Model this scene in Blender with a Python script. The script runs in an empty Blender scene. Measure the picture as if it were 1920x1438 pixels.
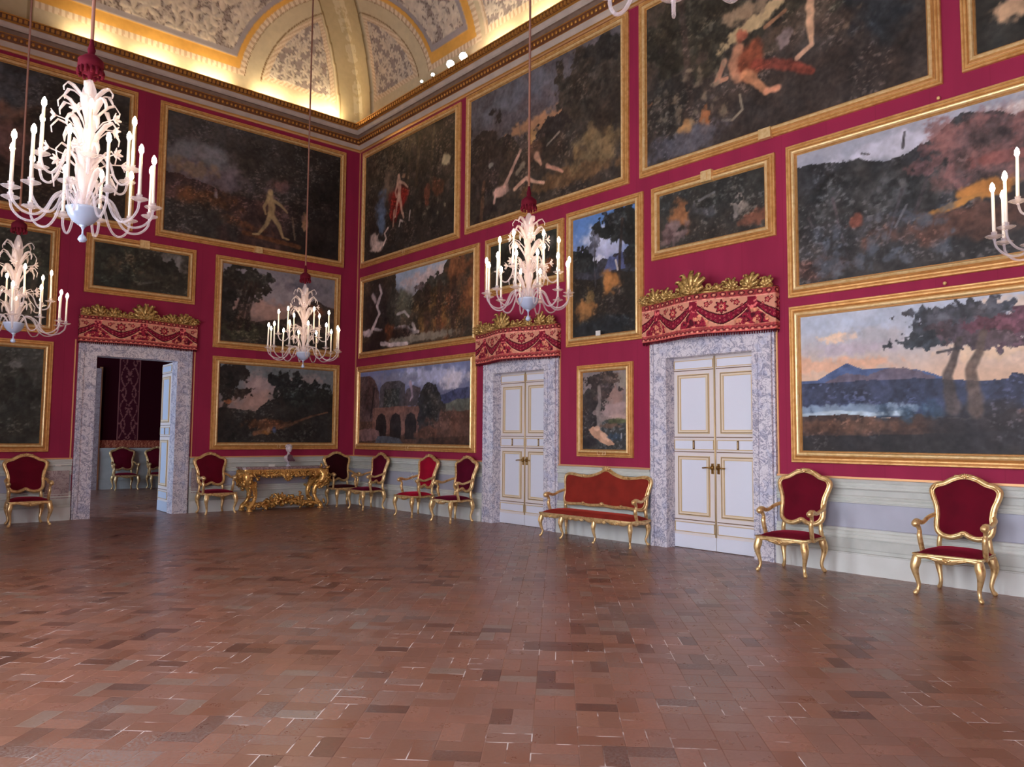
import bpy, math, random
import numpy as np
from mathutils import Matrix, Vector
C = bpy.context.scene.collection
S = bpy.context.scene
PI = math.pi

# ------------------------------------------------------------------ camera
CAM = (-9.300, -16.208, 1.600)
YAW, PITCH, ROLL, FPX = math.radians(41.576), math.radians(4.087), math.radians(0.457), 1418.87
fw = Vector((math.sin(YAW)*math.cos(PITCH), math.cos(YAW)*math.cos(PITCH), math.sin(PITCH)))
rt = Vector((math.cos(YAW), -math.sin(YAW), 0)); up = rt.cross(fw)
r2 = rt*math.cos(ROLL) + up*math.sin(ROLL); u2 = up*math.cos(ROLL) - rt*math.sin(ROLL)
cd = bpy.data.cameras.new('camera'); cam = bpy.data.objects.new('camera', cd); C.objects.link(cam)
cd.sensor_width = 36; cd.lens = FPX/1920*36; cd.clip_end = 200; cd.clip_start = 0.05
cam.matrix_world = Matrix(((r2.x, u2.x, -fw.x, CAM[0]), (r2.y, u2.y, -fw.y, CAM[1]), (r2.z, u2.z, -fw.z, CAM[2]), (0, 0, 0, 1)))
S.camera = cam
# ------------------------------------------------------------------ world, exposure
w = bpy.data.worlds.new('world'); S.world = w; w.use_nodes = True
w.node_tree.nodes['Background'].inputs[0].default_value = (0.55, 0.7, 1.0, 1)
w.node_tree.nodes['Background'].inputs[1].default_value = 0.6
vs = S.view_settings
vs.view_transform = 'Standard'; vs.look = 'None'; vs.gamma = 1; vs.use_curve_mapping = False
vs.exposure = 0.0
# light levels of the place
WINDOW_E = 18.5        # daylight through the tall windows (emission of the bright panes)
WINDOW2_E = 12.0
BULB_E = 72.0        # candle bulbs of the chandeliers
COVE_W = 8.5         # tube lamps lying on the cornice
SPOT_E = 300.0

# ------------------------------------------------------------------ helpers
def lin(c):
    return tuple(((x/255)/12.92 if x/255 <= 0.04045 else ((x/255+0.055)/1.055)**2.4) for x in c)

class MB:
    def __init__(s): s.v = []; s.f = []; s.m = []; s.sm = []
    def add(s, verts, faces, mat=0, smooth=False):
        o = len(s.v); s.v += [tuple(p) for p in verts]
        for f in faces:
            s.f.append(tuple(i+o for i in f)); s.m.append(mat); s.sm.append(smooth)
    def box(s, x0, x1, y0, y1, z0, z1, mat=0):
        v = [(x0,y0,z0),(x1,y0,z0),(x1,y1,z0),(x0,y1,z0),(x0,y0,z1),(x1,y0,z1),(x1,y1,z1),(x0,y1,z1)]
        s.add(v, [(0,3,2,1),(4,5,6,7),(0,1,5,4),(1,2,6,5),(2,3,7,6),(3,0,4,7)], mat)
    def tube(s, pts, rad, n=8, mat=0, smooth=True, caps=True, flat=1.0, closed=False):
        pts = [Vector(p) for p in pts]; N = len(pts)
        if not hasattr(rad, '__len__'): rad = [rad]*N
        verts = []; nx = None
        for i in range(N):
            if closed: t = pts[(i+1) % N]-pts[i-1]
            else: t = pts[min(i+1, N-1)]-pts[max(i-1, 0)]
            if t.length < 1e-9: t = Vector((0,0,1))
            t.normalize()
            if nx is None:
                a = Vector((0,0,1)) if abs(t.z) < .9 else Vector((1,0,0)); nx = t.cross(a).normalized()
            else:
                nx = nx - t*nx.dot(t)
                nx = nx.normalized() if nx.length > 1e-6 else t.orthogonal().normalized()
            b = t.cross(nx)
            for k in range(n):
                an = 2*PI*k/n; verts.append(pts[i] + nx*math.cos(an)*rad[i] + b*math.sin(an)*rad[i]*flat)
        faces = []
        for i in range(N if closed else N-1):
            j = (i+1) % N
            for k in range(n):
                faces.append((i*n+k, i*n+(k+1) % n, j*n+(k+1) % n, j*n+k))
        if caps and not closed:
            faces.append(tuple(range(n-1, -1, -1))); faces.append(tuple((N-1)*n+k for k in range(n)))
        s.add(verts, faces, mat, smooth)
    def lathe(s, prof, n=16, c=(0,0,0), mat=0, smooth=True, sx=1, sy=1):
        verts = []; N = len(prof)
        for r, z in prof:
            for k in range(n):
                a = 2*PI*k/n; verts.append((c[0]+r*math.cos(a)*sx, c[1]+r*math.sin(a)*sy, c[2]+z))
        faces = [(i*n+k, i*n+(k+1) % n, (i+1)*n+(k+1) % n, (i+1)*n+k) for i in range(N-1) for k in range(n)]
        faces.append(tuple(range(n-1, -1, -1))); faces.append(tuple((N-1)*n+k for k in range(n)))
        s.add(verts, faces, mat, smooth)
    def ball(s, c, r, n=8, m=6, mat=0, rot=None):
        if not hasattr(r, '__len__'): r = (r, r, r)
        vs_ = []; 
        for i in range(m+1):
            th = PI*i/m
            for k in range(n):
                p = Vector((r[0]*math.sin(th)*math.cos(2*PI*k/n), r[1]*math.sin(th)*math.sin(2*PI*k/n), r[2]*math.cos(th)))
                if rot is not None: p = rot @ p
                vs_.append(p+Vector(c))
        fs = [(i*n+k, (i+1)*n+k, (i+1)*n+(k+1) % n, i*n+(k+1) % n) for i in range(m) for k in range(n)]
        s.add(vs_, fs, mat, True)
    def blade(s, pts, wid, thick, side, mat=0):
        # leaf: path + widths, lens cross-section; side = direction of the width
        pts = [Vector(p) for p in pts]; N = len(pts); verts = []; side = Vector(side)
        for i in range(N):
            t = (pts[min(i+1, N-1)]-pts[max(i-1, 0)]).normalized()
            sd = (side-t*side.dot(t)); sd = sd.normalized() if sd.length > 1e-6 else t.orthogonal()
            nn = t.cross(sd); wd = wid[i]
            verts += [pts[i]+sd*wd, pts[i]+nn*thick, pts[i]-sd*wd, pts[i]-nn*thick*.4]
        fs = [(i*4+k, i*4+(k+1) % 4, (i+1)*4+(k+1) % 4, (i+1)*4+k) for i in range(N-1) for k in range(4)]
        fs += [(3,2,1,0), tuple((N-1)*4+k for k in range(4))]
        s.add(verts, fs, mat, True)
    def prism(s, outline, y0, y1, mat=0, smooth=False):
        # outline in (x,z); extruded along y
        n = len(outline)
        v = [(x, y0, z) for x, z in outline]+[(x, y1, z) for x, z in outline]
        f = [tuple(range(n)), tuple(range(2*n-1, n-1, -1))]+[(i, i+n, (i+1) % n+n, (i+1) % n) for i in range(n)]
        s.add(v, f, mat, smooth)
    def build(s, name, mats, parent=None, loc=None, kind=None, normals=True):
        me = bpy.data.meshes.new(name); me.from_pydata(s.v, [], s.f); 
        if not hasattr(mats, '__len__'): mats = [mats]
        for m in mats: me.materials.append(m)
        me.polygons.foreach_set('material_index', s.m); me.polygons.foreach_set('use_smooth', s.sm)
        if normals:
            import bmesh
            bm = bmesh.new(); bm.from_mesh(me); bmesh.ops.recalc_face_normals(bm, faces=bm.faces); bm.to_mesh(me); bm.free()
        me.update()
        o = bpy.data.objects.new(name, me); C.objects.link(o)
        if parent is not None: o.parent = parent
        if loc: o.location = loc
        if kind: o['kind'] = kind
        return o

def thing(name, label, cat, loc=(0,0,0), rz=0, group=None):
    o = bpy.data.objects.new(name, None); C.objects.link(o); o.empty_display_size = .1
    o.location = loc; o.rotation_euler = (0,0,rz); o['label'] = label; o['category'] = cat
    if group: o['group'] = group
    return o
def tag(o, label, cat, group=None):
    o['label'] = label; o['category'] = cat
    if group: o['group'] = group
    return o
def struct(name, loc=(0,0,0), rz=0):
    o = bpy.data.objects.new(name, None); C.objects.link(o); o.location = loc; o.rotation_euler = (0,0,rz); o['kind'] = 'structure'
    return o
def kids(o): return [c for c in bpy.data.objects if c.parent == o]
TREE = {}
def dup(src, loc, rz, label, group=None, swap=None):
    def cp(o, parent):
        c = o.copy(); C.objects.link(c)
        if parent is not None: c.parent = parent
        for ch in TREE_KIDS.get(o.name, []): cp(ch, c)
        return c
    TREE_KIDS = {}
    for o in bpy.data.objects:
        if o.parent is not None: TREE_KIDS.setdefault(o.parent.name, []).append(o)
    r = cp(src, None)
    r.location = loc; r.rotation_euler = (0,0,rz); r['label'] = label
    if group: r['group'] = group
    return r

def catmull(pts, n=6, closed=False):
    P_ = [np.array(p, float) for p in pts]; N = len(P_); out = []
    rng = range(N if closed else N-1)
    for i in rng:
        if closed: a, b, c, d = P_[i-1], P_[i], P_[(i+1) % N], P_[(i+2) % N]
        else: a, b, c, d = P_[max(i-1,0)], P_[i], P_[i+1], P_[min(i+2,N-1)]
        for k in range(n):
            t = k/n
            out.append(0.5*((2*b)+(c-a)*t+(2*a-5*b+4*c-d)*t*t+(-a+3*b-3*c+d)*t**3))
    if not closed: out.append(P_[-1])
    return [tuple(float(q) for q in p) for p in out]

# ------------------------------------------------------------------ node expression helper
class E_:
    def __init__(s, nt, sock): s.nt = nt; s.s = sock
    def op(s, o, b=None, c=None):
        n = s.nt.nodes.new('ShaderNodeMath'); n.operation = o
        for i, x in enumerate((s, b, c)):
            if x is None: continue
            if isinstance(x, E_): s.nt.links.new(x.s, n.inputs[i])
            else: n.inputs[i].default_value = x
        return E_(s.nt, n.outputs[0])
    def __add__(s, b): return s.op('ADD', b)
    def __sub__(s, b): return s.op('SUBTRACT', b)
    def __mul__(s, b): return s.op('MULTIPLY', b)
    def __truediv__(s, b): return s.op('DIVIDE', b)
    def floor(s): return s.op('FLOOR')
    def lt(s, b): return s.op('LESS_THAN', b)
    def gt(s, b): return s.op('GREATER_THAN', b)
    def mn(s, b): return s.op('MINIMUM', b)
    def mx(s, b): return s.op('MAXIMUM', b)
    def abs(s): return s.op('ABSOLUTE')
    def ss(s, a, b):
        n = s.nt.nodes.new('ShaderNodeMapRange'); n.interpolation_type = 'SMOOTHSTEP'
        s.nt.links.new(s.s, n.inputs[0]); n.inputs[1].default_value = a; n.inputs[2].default_value = b
        return E_(s.nt, n.outputs[0])

def mat(name, col=(200,200,200), rough=.6, metal=0.0, spec=.5, **k):
    m = bpy.data.materials.new(name); m.use_nodes = True
    b = m.node_tree.nodes['Principled BSDF']
    b.inputs['Base Color'].default_value = (*lin(col), 1); b.inputs['Roughness'].default_value = rough
    b.inputs['Metallic'].default_value = metal; b.inputs['Specular IOR Level'].default_value = spec
    for kk, v in k.items(): b.inputs[kk.replace('_', ' ')].default_value = v
    return m
def nodes(m): return m.node_tree, m.node_tree.nodes['Principled BSDF']
def coords(nt, kind='Object', scale=(1,1,1)):
    tc = nt.nodes.new('ShaderNodeTexCoord'); mp = nt.nodes.new('ShaderNodeMapping'); mp.inputs['Scale'].default_value = scale
    nt.links.new(tc.outputs[kind], mp.inputs[0]); return mp.outputs[0]
def noise(nt, vec, scale, detail=4, rough=.5, dist=0):
    n = nt.nodes.new('ShaderNodeTexNoise'); n.inputs['Scale'].default_value = scale; n.inputs['Detail'].default_value = detail
    n.inputs['Roughness'].default_value = rough; n.inputs['Distortion'].default_value = dist
    nt.links.new(vec, n.inputs['Vector']); return E_(nt, n.outputs['Fac'])
def mixc(nt, fac, a, b):
    n = nt.nodes.new('ShaderNodeMix'); n.data_type = 'RGBA'
    nt.links.new(fac.s, n.inputs[0]) if isinstance(fac, E_) else setattr(n.inputs[0], 'default_value', fac)
    for i, x in ((6, a), (7, b)):
        if isinstance(x, tuple): n.inputs[i].default_value = (*lin(x), 1)
        else: nt.links.new(x, n.inputs[i])
    return n.outputs[2]
def bump(nt, b, h, strength=.3, dist=.01):
    n = nt.nodes.new('ShaderNodeBump'); n.inputs['Strength'].default_value = strength; n.inputs['Distance'].default_value = dist
    nt.links.new(h.s, n.inputs['Height']); nt.links.new(n.outputs[0], b.inputs['Normal'])
def noisy(m, c2, scale=8, lo=.35, hi=.65, bs=0, bd=.01, stretch=(1,1,1), detail=5):
    nt, b = nodes(m); v = coords(nt, scale=stretch); n = noise(nt, v, scale, detail)
    c1 = tuple(b.inputs['Base Color'].default_value)[:3]
    mx = nt.nodes.new('ShaderNodeMix'); mx.data_type = 'RGBA'; mx.inputs[6].default_value = (*c1, 1); mx.inputs[7].default_value = (*lin(c2), 1)
    nt.links.new(n.ss(lo, hi).s, mx.inputs[0]); nt.links.new(mx.outputs[2], b.inputs['Base Color'])
    if bs: bump(nt, b, n, bs, bd)
    return m

M = {}
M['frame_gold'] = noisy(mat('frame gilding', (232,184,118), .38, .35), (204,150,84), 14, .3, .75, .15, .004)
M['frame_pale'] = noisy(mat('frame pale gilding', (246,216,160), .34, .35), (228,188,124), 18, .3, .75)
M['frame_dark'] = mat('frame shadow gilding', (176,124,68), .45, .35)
M['gilt'] = noisy(mat('chair gilding', (238,204,146), .3, .58), (188,138,76), 20, .42, .78, .2, .004)
M['gilt_deep'] = noisy(mat('carved gilding', (240,190,112), .28, .55), (142,86,38), 26, .48, .76, .4, .006)
M['crest_gilt'] = noisy(mat('crest gilding', (216,180,112), .34, .45), (138,102,52), 24, .4, .7, .4, .006)
M['fillet'] = mat('gilt fillet', (222,170,120), .4, .4)
def wall_silk():
    m = mat('crimson wall silk', (150,30,66), .75, 0, .25); nt, b = nodes(m)
    v = coords(nt, scale=(1,1,1)); sx = nt.nodes.new('ShaderNodeSeparateXYZ'); nt.links.new(v, sx.inputs[0])
    s_ = E_(nt, sx.outputs[0])+E_(nt, sx.outputs[1])
    seam = ((s_/0.62)-(s_/0.62).floor()-.5).abs().ss(.485,.5)
    n = noise(nt, coords(nt, scale=(1,1,.25)), 3, 3); n2 = noise(nt, v, 180, 1)
    c = mixc(nt, n.ss(.3,.7), (156,38,74), (145,34,69)); c = mixc(nt, seam*.35, c, (120,24,54)); nt.links.new(c, b.inputs['Base Color'])
    b.inputs['Sheen Weight'].default_value = .15; b.inputs['Sheen Roughness'].default_value = .4
    bump(nt, b, n2, .1, .002); return m
M['silk'] = wall_silk()
def marble(name, base, vein, vein2, sc=6, width=.06):
    m = mat(name, base, .25, 0, .5); nt, b = nodes(m); v = coords(nt)
    n = noise(nt, v, sc, 6, .6, 1.2); v1 = (n-.5).abs().ss(width*.8, .0); n2 = noise(nt, v, sc*2.7, 5, .6, 1.6); v2 = (n2-.52).abs().ss(width*.4, 0)
    n3 = noise(nt, v, sc*.8, 3, .5, .5).ss(.5,.7)
    c = mixc(nt, n3*.6, base, vein2); c = mixc(nt, v1*.75, c, vein); c = mixc(nt, v2*.8, c, vein); nt.links.new(c, b.inputs['Base Color']); return m
M['marble'] = marble('veined white marble', (226,221,228), (104,104,136), (176,182,210), 7.5)
M['marble_pink'] = marble('pinkish marble panel', (180,164,162), (126,104,112), (150,140,140), 5, .05)
M['marble_top'] = marble('table top marble', (120,92,96), (210,190,190), (80,55,60), 16, .05)
M['sage'] = noisy(mat('grey green wainscot paint', (192,194,188), .5), (180,183,177), 5, .3, .7)
M['wains_light'] = noisy(mat('pale wainscot moulding paint', (210,212,206), .45), (200,203,196), 4, .3, .7)
M['lavender'] = noisy(mat('lavender grey panel paint', (176,178,192), .5), (168,170,184), 3, .3, .7)
M['plinth'] = noisy(mat('pale plinth paint', (212,213,209), .5), (204,205,200), 3, .3, .7)
M['door_white'] = mat('pale door paint', (220,223,236), .4)
M['door_cream'] = mat('cream door rail paint', (222,214,212), .45)
M['door_gilt'] = mat('door moulding gilding', (214,186,140), .38, .35)
M['door_warm'] = mat('warm cream moulding', (226,208,182), .42)
M['door_dark'] = mat('dark door line', (120,92,66), .5, .3)  # dark tone that stands for shade in the moulding grooves
M['door_skylit'] = mat('door paint with skylight tint', (190,205,226), .4)  # white door paint with the blue window light mixed into its colour
M['brass'] = mat('brass', (170,130,70), .3, .9)
def velvet(name, col, sheen=.5):
    m = mat(name, col, .85, 0, .15); nt, b = nodes(m)
    b.inputs['Sheen Weight'].default_value = sheen; b.inputs['Sheen Roughness'].default_value = .35
    b.inputs['Sheen Tint'].default_value = (*lin(tuple(min(255, int(c*1.6+20)) for c in col)), 1)
    n = noise(nt, coords(nt), 4, 3); c = mixc(nt, n.ss(.3,.8), col, tuple(int(c*.86) for c in col)); nt.links.new(c, b.inputs['Base Color'])
    bump(nt, b, noise(nt, coords(nt), 300, 1), .15, .002); return m
M['velvet'] = velvet('crimson velvet', (104,8,32)); M['velvet_bright'] = velvet('bright red velvet', (168,14,48)); M['velvet_dark'] = velvet('very dark red velvet', (52,6,16))
M['velvet_wine'] = velvet('wine velvet', (92,8,38))
M['velvet_rust'] = velvet('rust red velvet', (140,44,34), .4)
M['red_tassel'] = velvet('red silk ball', (88,10,28), .5)
M['cord'] = mat('brown cord', (128,84,68), .7)
M['wax'] = mat('ivory candle tube', (244,232,214), .5, Subsurface_Weight=.0)
def emis(name, col, st):
    m = bpy.data.materials.new(name); m.use_nodes = True; nt = m.node_tree; nt.nodes.clear()
    e = nt.nodes.new('ShaderNodeEmission'); e.inputs[0].default_value = (*lin(col), 1); e.inputs[1].default_value = st
    o = nt.nodes.new('ShaderNodeOutputMaterial'); nt.links.new(e.outputs[0], o.inputs[0]); return m
M['bulb'] = emis('glowing bulb', (255,226,186), BULB_E)
M['spot'] = emis('spotlight lens', (255,244,230), SPOT_E)
M['window'] = emis('bright daylight pane', (236,241,252), WINDOW_E)
M['window2'] = emis('bright daylight pane of next room', (206,226,255), WINDOW2_E)
M['metal_black'] = mat('dark lamp housing', (60,56,54), .4, .5)
def glass(name='milky chandelier glass', col=(250,240,242), tr_=.52):
    m = bpy.data.materials.new(name); m.use_nodes = True; nt = m.node_tree; b = nt.nodes['Principled BSDF']
    b.inputs['Base Color'].default_value = (*lin(col), 1); b.inputs['Roughness'].default_value = .12; b.inputs['Specular IOR Level'].default_value = .9
    t = nt.nodes.new('ShaderNodeBsdfTransparent'); tr = nt.nodes.new('ShaderNodeBsdfTranslucent'); tr.inputs[0].default_value = (*lin((250,236,232)), 1)
    m1 = nt.nodes.new('ShaderNodeMixShader'); m1.inputs[0].default_value = .5; nt.links.new(b.outputs[0], m1.inputs[1]); nt.links.new(tr.outputs[0], m1.inputs[2])
    m2 = nt.nodes.new('ShaderNodeMixShader'); m2.inputs[0].default_value = tr_; nt.links.new(m1.outputs[0], m2.inputs[1]); nt.links.new(t.outputs[0], m2.inputs[2])
    nt.links.new(m2.outputs[0], nt.nodes['Material Output'].inputs[0]); return m
M['glass'] = glass()
M['glass_arm'] = glass('clear lilac glass', (214,210,224), .68)
M['glass_blue'] = mat('grey blue glass bowl', (170,182,205), .12, 0, .9, Alpha=.8)
M['stone'] = noisy(mat('grey lilac cornice', (200,184,170), .6), (184,170,158), 4, .3, .7)
M['stone_dark'] = noisy(mat('brown cornice frieze', (138,114,98), .6), (120,98,84), 6, .3, .7)
M['cornice_gold'] = mat('cornice gilding', (196,140,66), .4, .5)
M['cornice_brown'] = mat('cornice brown ground', (104,60,30), .6)
M['white_marble'] = noisy(mat('white marble bust', (225,215,218), .35), (206,192,198), 10, .3, .7)
M['porphyry'] = noisy(mat('purple marble drapery', (98,70,86), .3), (128,92,104), 16, .3, .7)
M['paper'] = mat('white paper', (228,226,220), .7)
M['ink'] = mat('pale gilt number', (240,214,170), .4, .3)
M['plastic'] = mat('white plastic', (225,225,222), .4)
M['plaster'] = mat('plain plaster', (170,160,146), .8)
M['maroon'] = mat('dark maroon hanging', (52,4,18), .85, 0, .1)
def vcol(name, rough=.5, spec=.3):
    m = bpy.data.materials.new(name); m.use_nodes = True; nt, b = nodes(m)
    a = nt.nodes.new('ShaderNodeVertexColor'); a.layer_name = 'col'
    nt.links.new(a.outputs[0], b.inputs['Base Color']); b.inputs['Roughness'].default_value = rough; b.inputs['Specular IOR Level'].default_value = spec; return m
M['oil'] = vcol('oil paint on canvas', .5, .25); M['vault'] = vcol('painted vault plaster', .75, .2); M['brocade'] = vcol('woven brocade', .85, .15); M['damask'] = vcol('damask hanging', .8, .15)

def floor_mat():
    m = mat('terracotta floor bricks', (150,85,65), .4); nt, b = nodes(m)
    v = coords(nt); sx = nt.nodes.new('ShaderNodeSeparateXYZ'); nt.links.new(v, sx.inputs[0])
    X, Y = E_(nt, sx.outputs[0]), E_(nt, sx.outputs[1]); q = 1/math.sqrt(2)
    wob = (noise(nt, v, 2.2, 2)-.5)*.02
    a = ((X-Y)*q-4.757)/.2465+wob; bb = ((X+Y)*q+13.942)/.2495-wob
    i, j = a.floor(), bb.floor(); fa, fb = a-i, bb-j
    par = ((i+j)/2)-((i+j)/2).floor(); par = par.gt(.25)           # 1 = split along b
    ip = par*-1+1 if False else (par*-1)+1
    t = fb*par+fa*ip; o = fa*par+fb*ip
    k = (t*2).floor(); ft = t*2-k
    d = ((ft.mn(ft*-1+1))/2).mn(o.mn(o*-1+1))
    cv = nt.nodes.new('ShaderNodeCombineXYZ'); nt.links.new(i.s, cv.inputs[0]); nt.links.new(j.s, cv.inputs[1]); nt.links.new((k+par*.5).s, cv.inputs[2])
    wn = nt.nodes.new('ShaderNodeTexWhiteNoise'); wn.noise_dimensions = '3D'; nt.links.new(cv.outputs[0], wn.inputs[0])
    r1 = E_(nt, wn.outputs[0])
    ramp = nt.nodes.new('ShaderNodeValToRGB'); cr = ramp.color_ramp; cr.interpolation = 'CONSTANT'
    cols = [(0,(134,94,78)),(.16,(144,101,85)),(.3,(150,104,86)),(.42,(136,98,84)),(.54,(130,86,68)),(.66,(146,102,83)),(.77,(106,72,60)),(.84,(142,107,94)),(.91,(138,115,102)),(.95,(96,64,54))]
    for n_, (p_, c_) in enumerate(cols):
        e = cr.elements[n_] if n_ < 2 else cr.elements.new(p_)
        e.position = p_; e.color = (*lin(c_), 1)
    nt.links.new(wn.outputs[0], ramp.inputs[0])
    big = noise(nt, v, .55, 3, .6); fine = noise(nt, v, 38, 4, .7); mid = noise(nt, v, 6, 4, .6)
    c = mixc(nt, fine.ss(.42,.62)*.42, ramp.outputs[0], (122,86,72))
    wear = (big.ss(.48,.66))*(noise(nt, v, 60, 2, .7).ss(.42,.6))*(r1.ss(.15,.6)*.7+.3)
    c = mixc(nt, wear*.85, c, (142,130,126))
    c = mixc(nt, mid.ss(.5,.75)*.3, c, (132,80,60))
    wj = noise(nt, v, 1.3, 3); wn2 = noise(nt, v, 5.0, 3)
    joint = d.ss(.019, .007)
    white = (wn2.ss(.5,.58))*(wj.ss(.48,.56))
    jc = mixc(nt, white, (92,66,58), (232,222,220))
    c = mixc(nt, joint*(white*.5+.2), c, jc); nt.links.new(c, b.inputs['Base Color'])
    rr = (mid*.14+.22)+joint*.3+wear*.22; nt.links.new(rr.s, b.inputs['Roughness']); b.inputs['Specular IOR Level'].default_value = .36
    h = (joint*-1)+r1*.3+fine*.05; bump(nt, b, h, .2, .0025)
    return m
M['floor'] = floor_mat()

# ------------------------------------------------------------------ noise for painted surfaces
_rs = np.random.RandomState(7); _T = _rs.rand(256,256)
def vn(x, y, seed=0):
    x = x+seed*17.31; y = y+seed*9.73
    xi = np.floor(x).astype(int); yi = np.floor(y).astype(int); fx = x-xi; fy = y-yi
    fx = fx*fx*(3-2*fx); fy = fy*fy*(3-2*fy)
    g = lambda a, b_: _T[a % 256, b_ % 256]
    return (g(xi,yi)*(1-fx)+g(xi+1,yi)*fx)*(1-fy)+(g(xi,yi+1)*(1-fx)+g(xi+1,yi+1)*fx)*fy
def fbm(x, y, seed=0, octv=4, gain=.5):
    s_ = 0; a = 1; t = 0
    for o in range(octv):
        s_ = s_+a*vn(x*2**o, y*2**o, seed+o*3); t += a; a *= gain
    return s_/t
def sst(x, a, b): 
    t = np.clip((x-a)/(b-a), 0, 1); return t*t*(3-2*t)

class Cv:
    def __init__(s, W, H, res, seed, base):
        s.W, s.H = W, H; s.nx = int(W/res)+2; s.ny = int(H/res)+2; s.seed = seed; s.k = 0
        s.U, s.V = np.meshgrid(np.linspace(0,1,s.nx), np.linspace(0,1,s.ny)); s.X = s.U*W; s.Y = s.V*H
        s.c = np.ones((s.ny, s.nx, 3))*np.array(base, float)
    def sd(s): s.k += 1; return s.seed*31+s.k*5
    def f(s, scale, o=4): return fbm(s.X/scale, s.Y/scale, s.sd(), o)
    def put(s, m, col, var=.18, vs_=.12):
        n = (s.f(vs_, 4)-.5)*2*var+1
        s.c = s.c*(1-m[...,None])+np.clip(np.array(col, float)*n[...,None], 0, 255)*m[...,None]; return s
    def grad(s, c0, c1, v0=0, v1=1, var=.06):
        t = sst(s.V+(s.f(.8)-.5)*.15, v0, v1)[...,None]; n = (s.f(.5)-.5)*2*var+1
        s.c = (np.array(c0, float)*(1-t)+np.array(c1, float)*t)*n[...,None]; return s
    def blob(s, cx, cy, rx, ry, col, rough=.35, ns=.25, soft=.3, amt=.92, var=.25, ang=0):
        if rough >= .3: rough = min(.95, rough*1.35); ns = min(ns, max(.05, .8*min(rx*s.W, ry*s.H)))
        dx, dy = (s.U-cx), (s.V-cy)
        if ang:
            dx, dy = dx*s.W, dy*s.H; ca, sa = math.cos(ang), math.sin(ang); dx, dy = (dx*ca+dy*sa)/s.W, (-dx*sa+dy*ca)/s.H
        d = np.sqrt((dx/rx)**2+(dy/ry)**2)+(s.f(ns,5)-.5)*2*rough
        return s.put(sst(d, 1+soft, 1-soft)*amt, col, var)
    def tree(s, cx, cy, rx, ry, col, var=.3):
        s.blob(cx, cy, rx, ry, col, .95, min(.24, max(.07, .6*min(rx*s.W, ry*s.H))), .06, 1, var)
        d = np.sqrt(((s.U-cx)/rx)**2+((s.V-cy)/ry)**2); cl = sst(s.f(.09,4), .54, .66)*sst(d, .95, .5)*.55
        s.put(cl, tuple(q*1.5+6 for q in col), .3); return s.put(sst(s.f(.12,4), .55, .68)*sst(d, 1.0, .6)*.5, tuple(q*.72 for q in col), .2)
    def cloud(s, cx, cy, rx, ry, col, amt=.85): return s.blob(cx, cy, rx, ry, col, .8, .45, .45, amt, .12)
    def poly(s, pts, col, rough=.02, ns=.2, amt=1, var=.18):
        u = s.U+(s.f(ns,4)-.5)*2*rough; v = s.V+(s.f(ns,4)-.5)*2*rough
        ins = np.zeros(u.shape, bool); n = len(pts); ext = lambda q: -.4 if q <= 0 else 1.4 if q >= 1 else q
        pts = [(ext(a_), ext(b_)) for a_, b_ in pts]
        for i in range(n):
            x0, y0 = pts[i]; x1, y1 = pts[(i+1) % n]
            if y0 == y1: continue
            c_ = ((y0 > v) != (y1 > v)) & (u < (x1-x0)*(v-y0)/(y1-y0)+x0); ins ^= c_
        return s.put(ins.astype(float)*amt, col, var)
    def stroke(s, pts, wd, col, rough=.45, amt=.88, var=.3):
        m = np.zeros(s.U.shape); nz = (s.f(.12,3)-.5)*2*rough
        if not hasattr(wd, '__len__'): wd = [wd]*len(pts)
        for i in range(len(pts)-1):
            a = np.array(pts[i])*(s.W, s.H); b = np.array(pts[i+1])*(s.W, s.H); ab = b-a; L2 = max(ab@ab, 1e-9)
            t = np.clip(((s.X-a[0])*ab[0]+(s.Y-a[1])*ab[1])/L2, 0, 1)
            d = np.hypot(s.X-a[0]-t*ab[0], s.Y-a[1]-t*ab[1]); ww = (wd[i]*(1-t)+wd[i+1]*t)*(1+nz)
            m = np.maximum(m, sst(d, ww*1.35, ww*.6))
        return s.put(m*amt, col, var)
    def texture(s, amt=.2, sc=.06):
        dk_ = 1-.75*sst(s.c.mean(-1), 60, 130); m = 1+((s.f(.05,4)-.5)*.6+(s.f(.16,4)-.5)*.6+(s.f(.6,3)-.5)*.5)*dk_
        s.c = s.c*m[...,None]; hue = (s.f(.22,3)-.5)*.22*dk_
        s.c[...,0] *= 1+hue*.6; s.c[...,2] *= 1-hue*.5; s.c = np.clip(s.c*1.08+4, 0, 255)
        st = fbm(s.X/.05+s.Y/.09, s.Y/.035-s.X/.12, s.sd(), 3); lf = sst(st, .55, .75)*sst(s.f(.5,3), .45, .6)*(1-sst(s.c.mean(-1), 60, 95)); s.c = s.c*(1+lf[...,None]*.75); return s
    def spots(s, u0, u1, v0, v1, col, n=20, r=.03):
        rr = np.random.RandomState(s.sd())
        for _ in range(n):
            s.blob(rr.uniform(u0,u1), rr.uniform(v0,v1), r/s.W*rr.uniform(.5,1.5), r/s.H*rr.uniform(.5,1.5), col, .9, .035, .6, rr.uniform(.3,.8))
        return s

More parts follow.
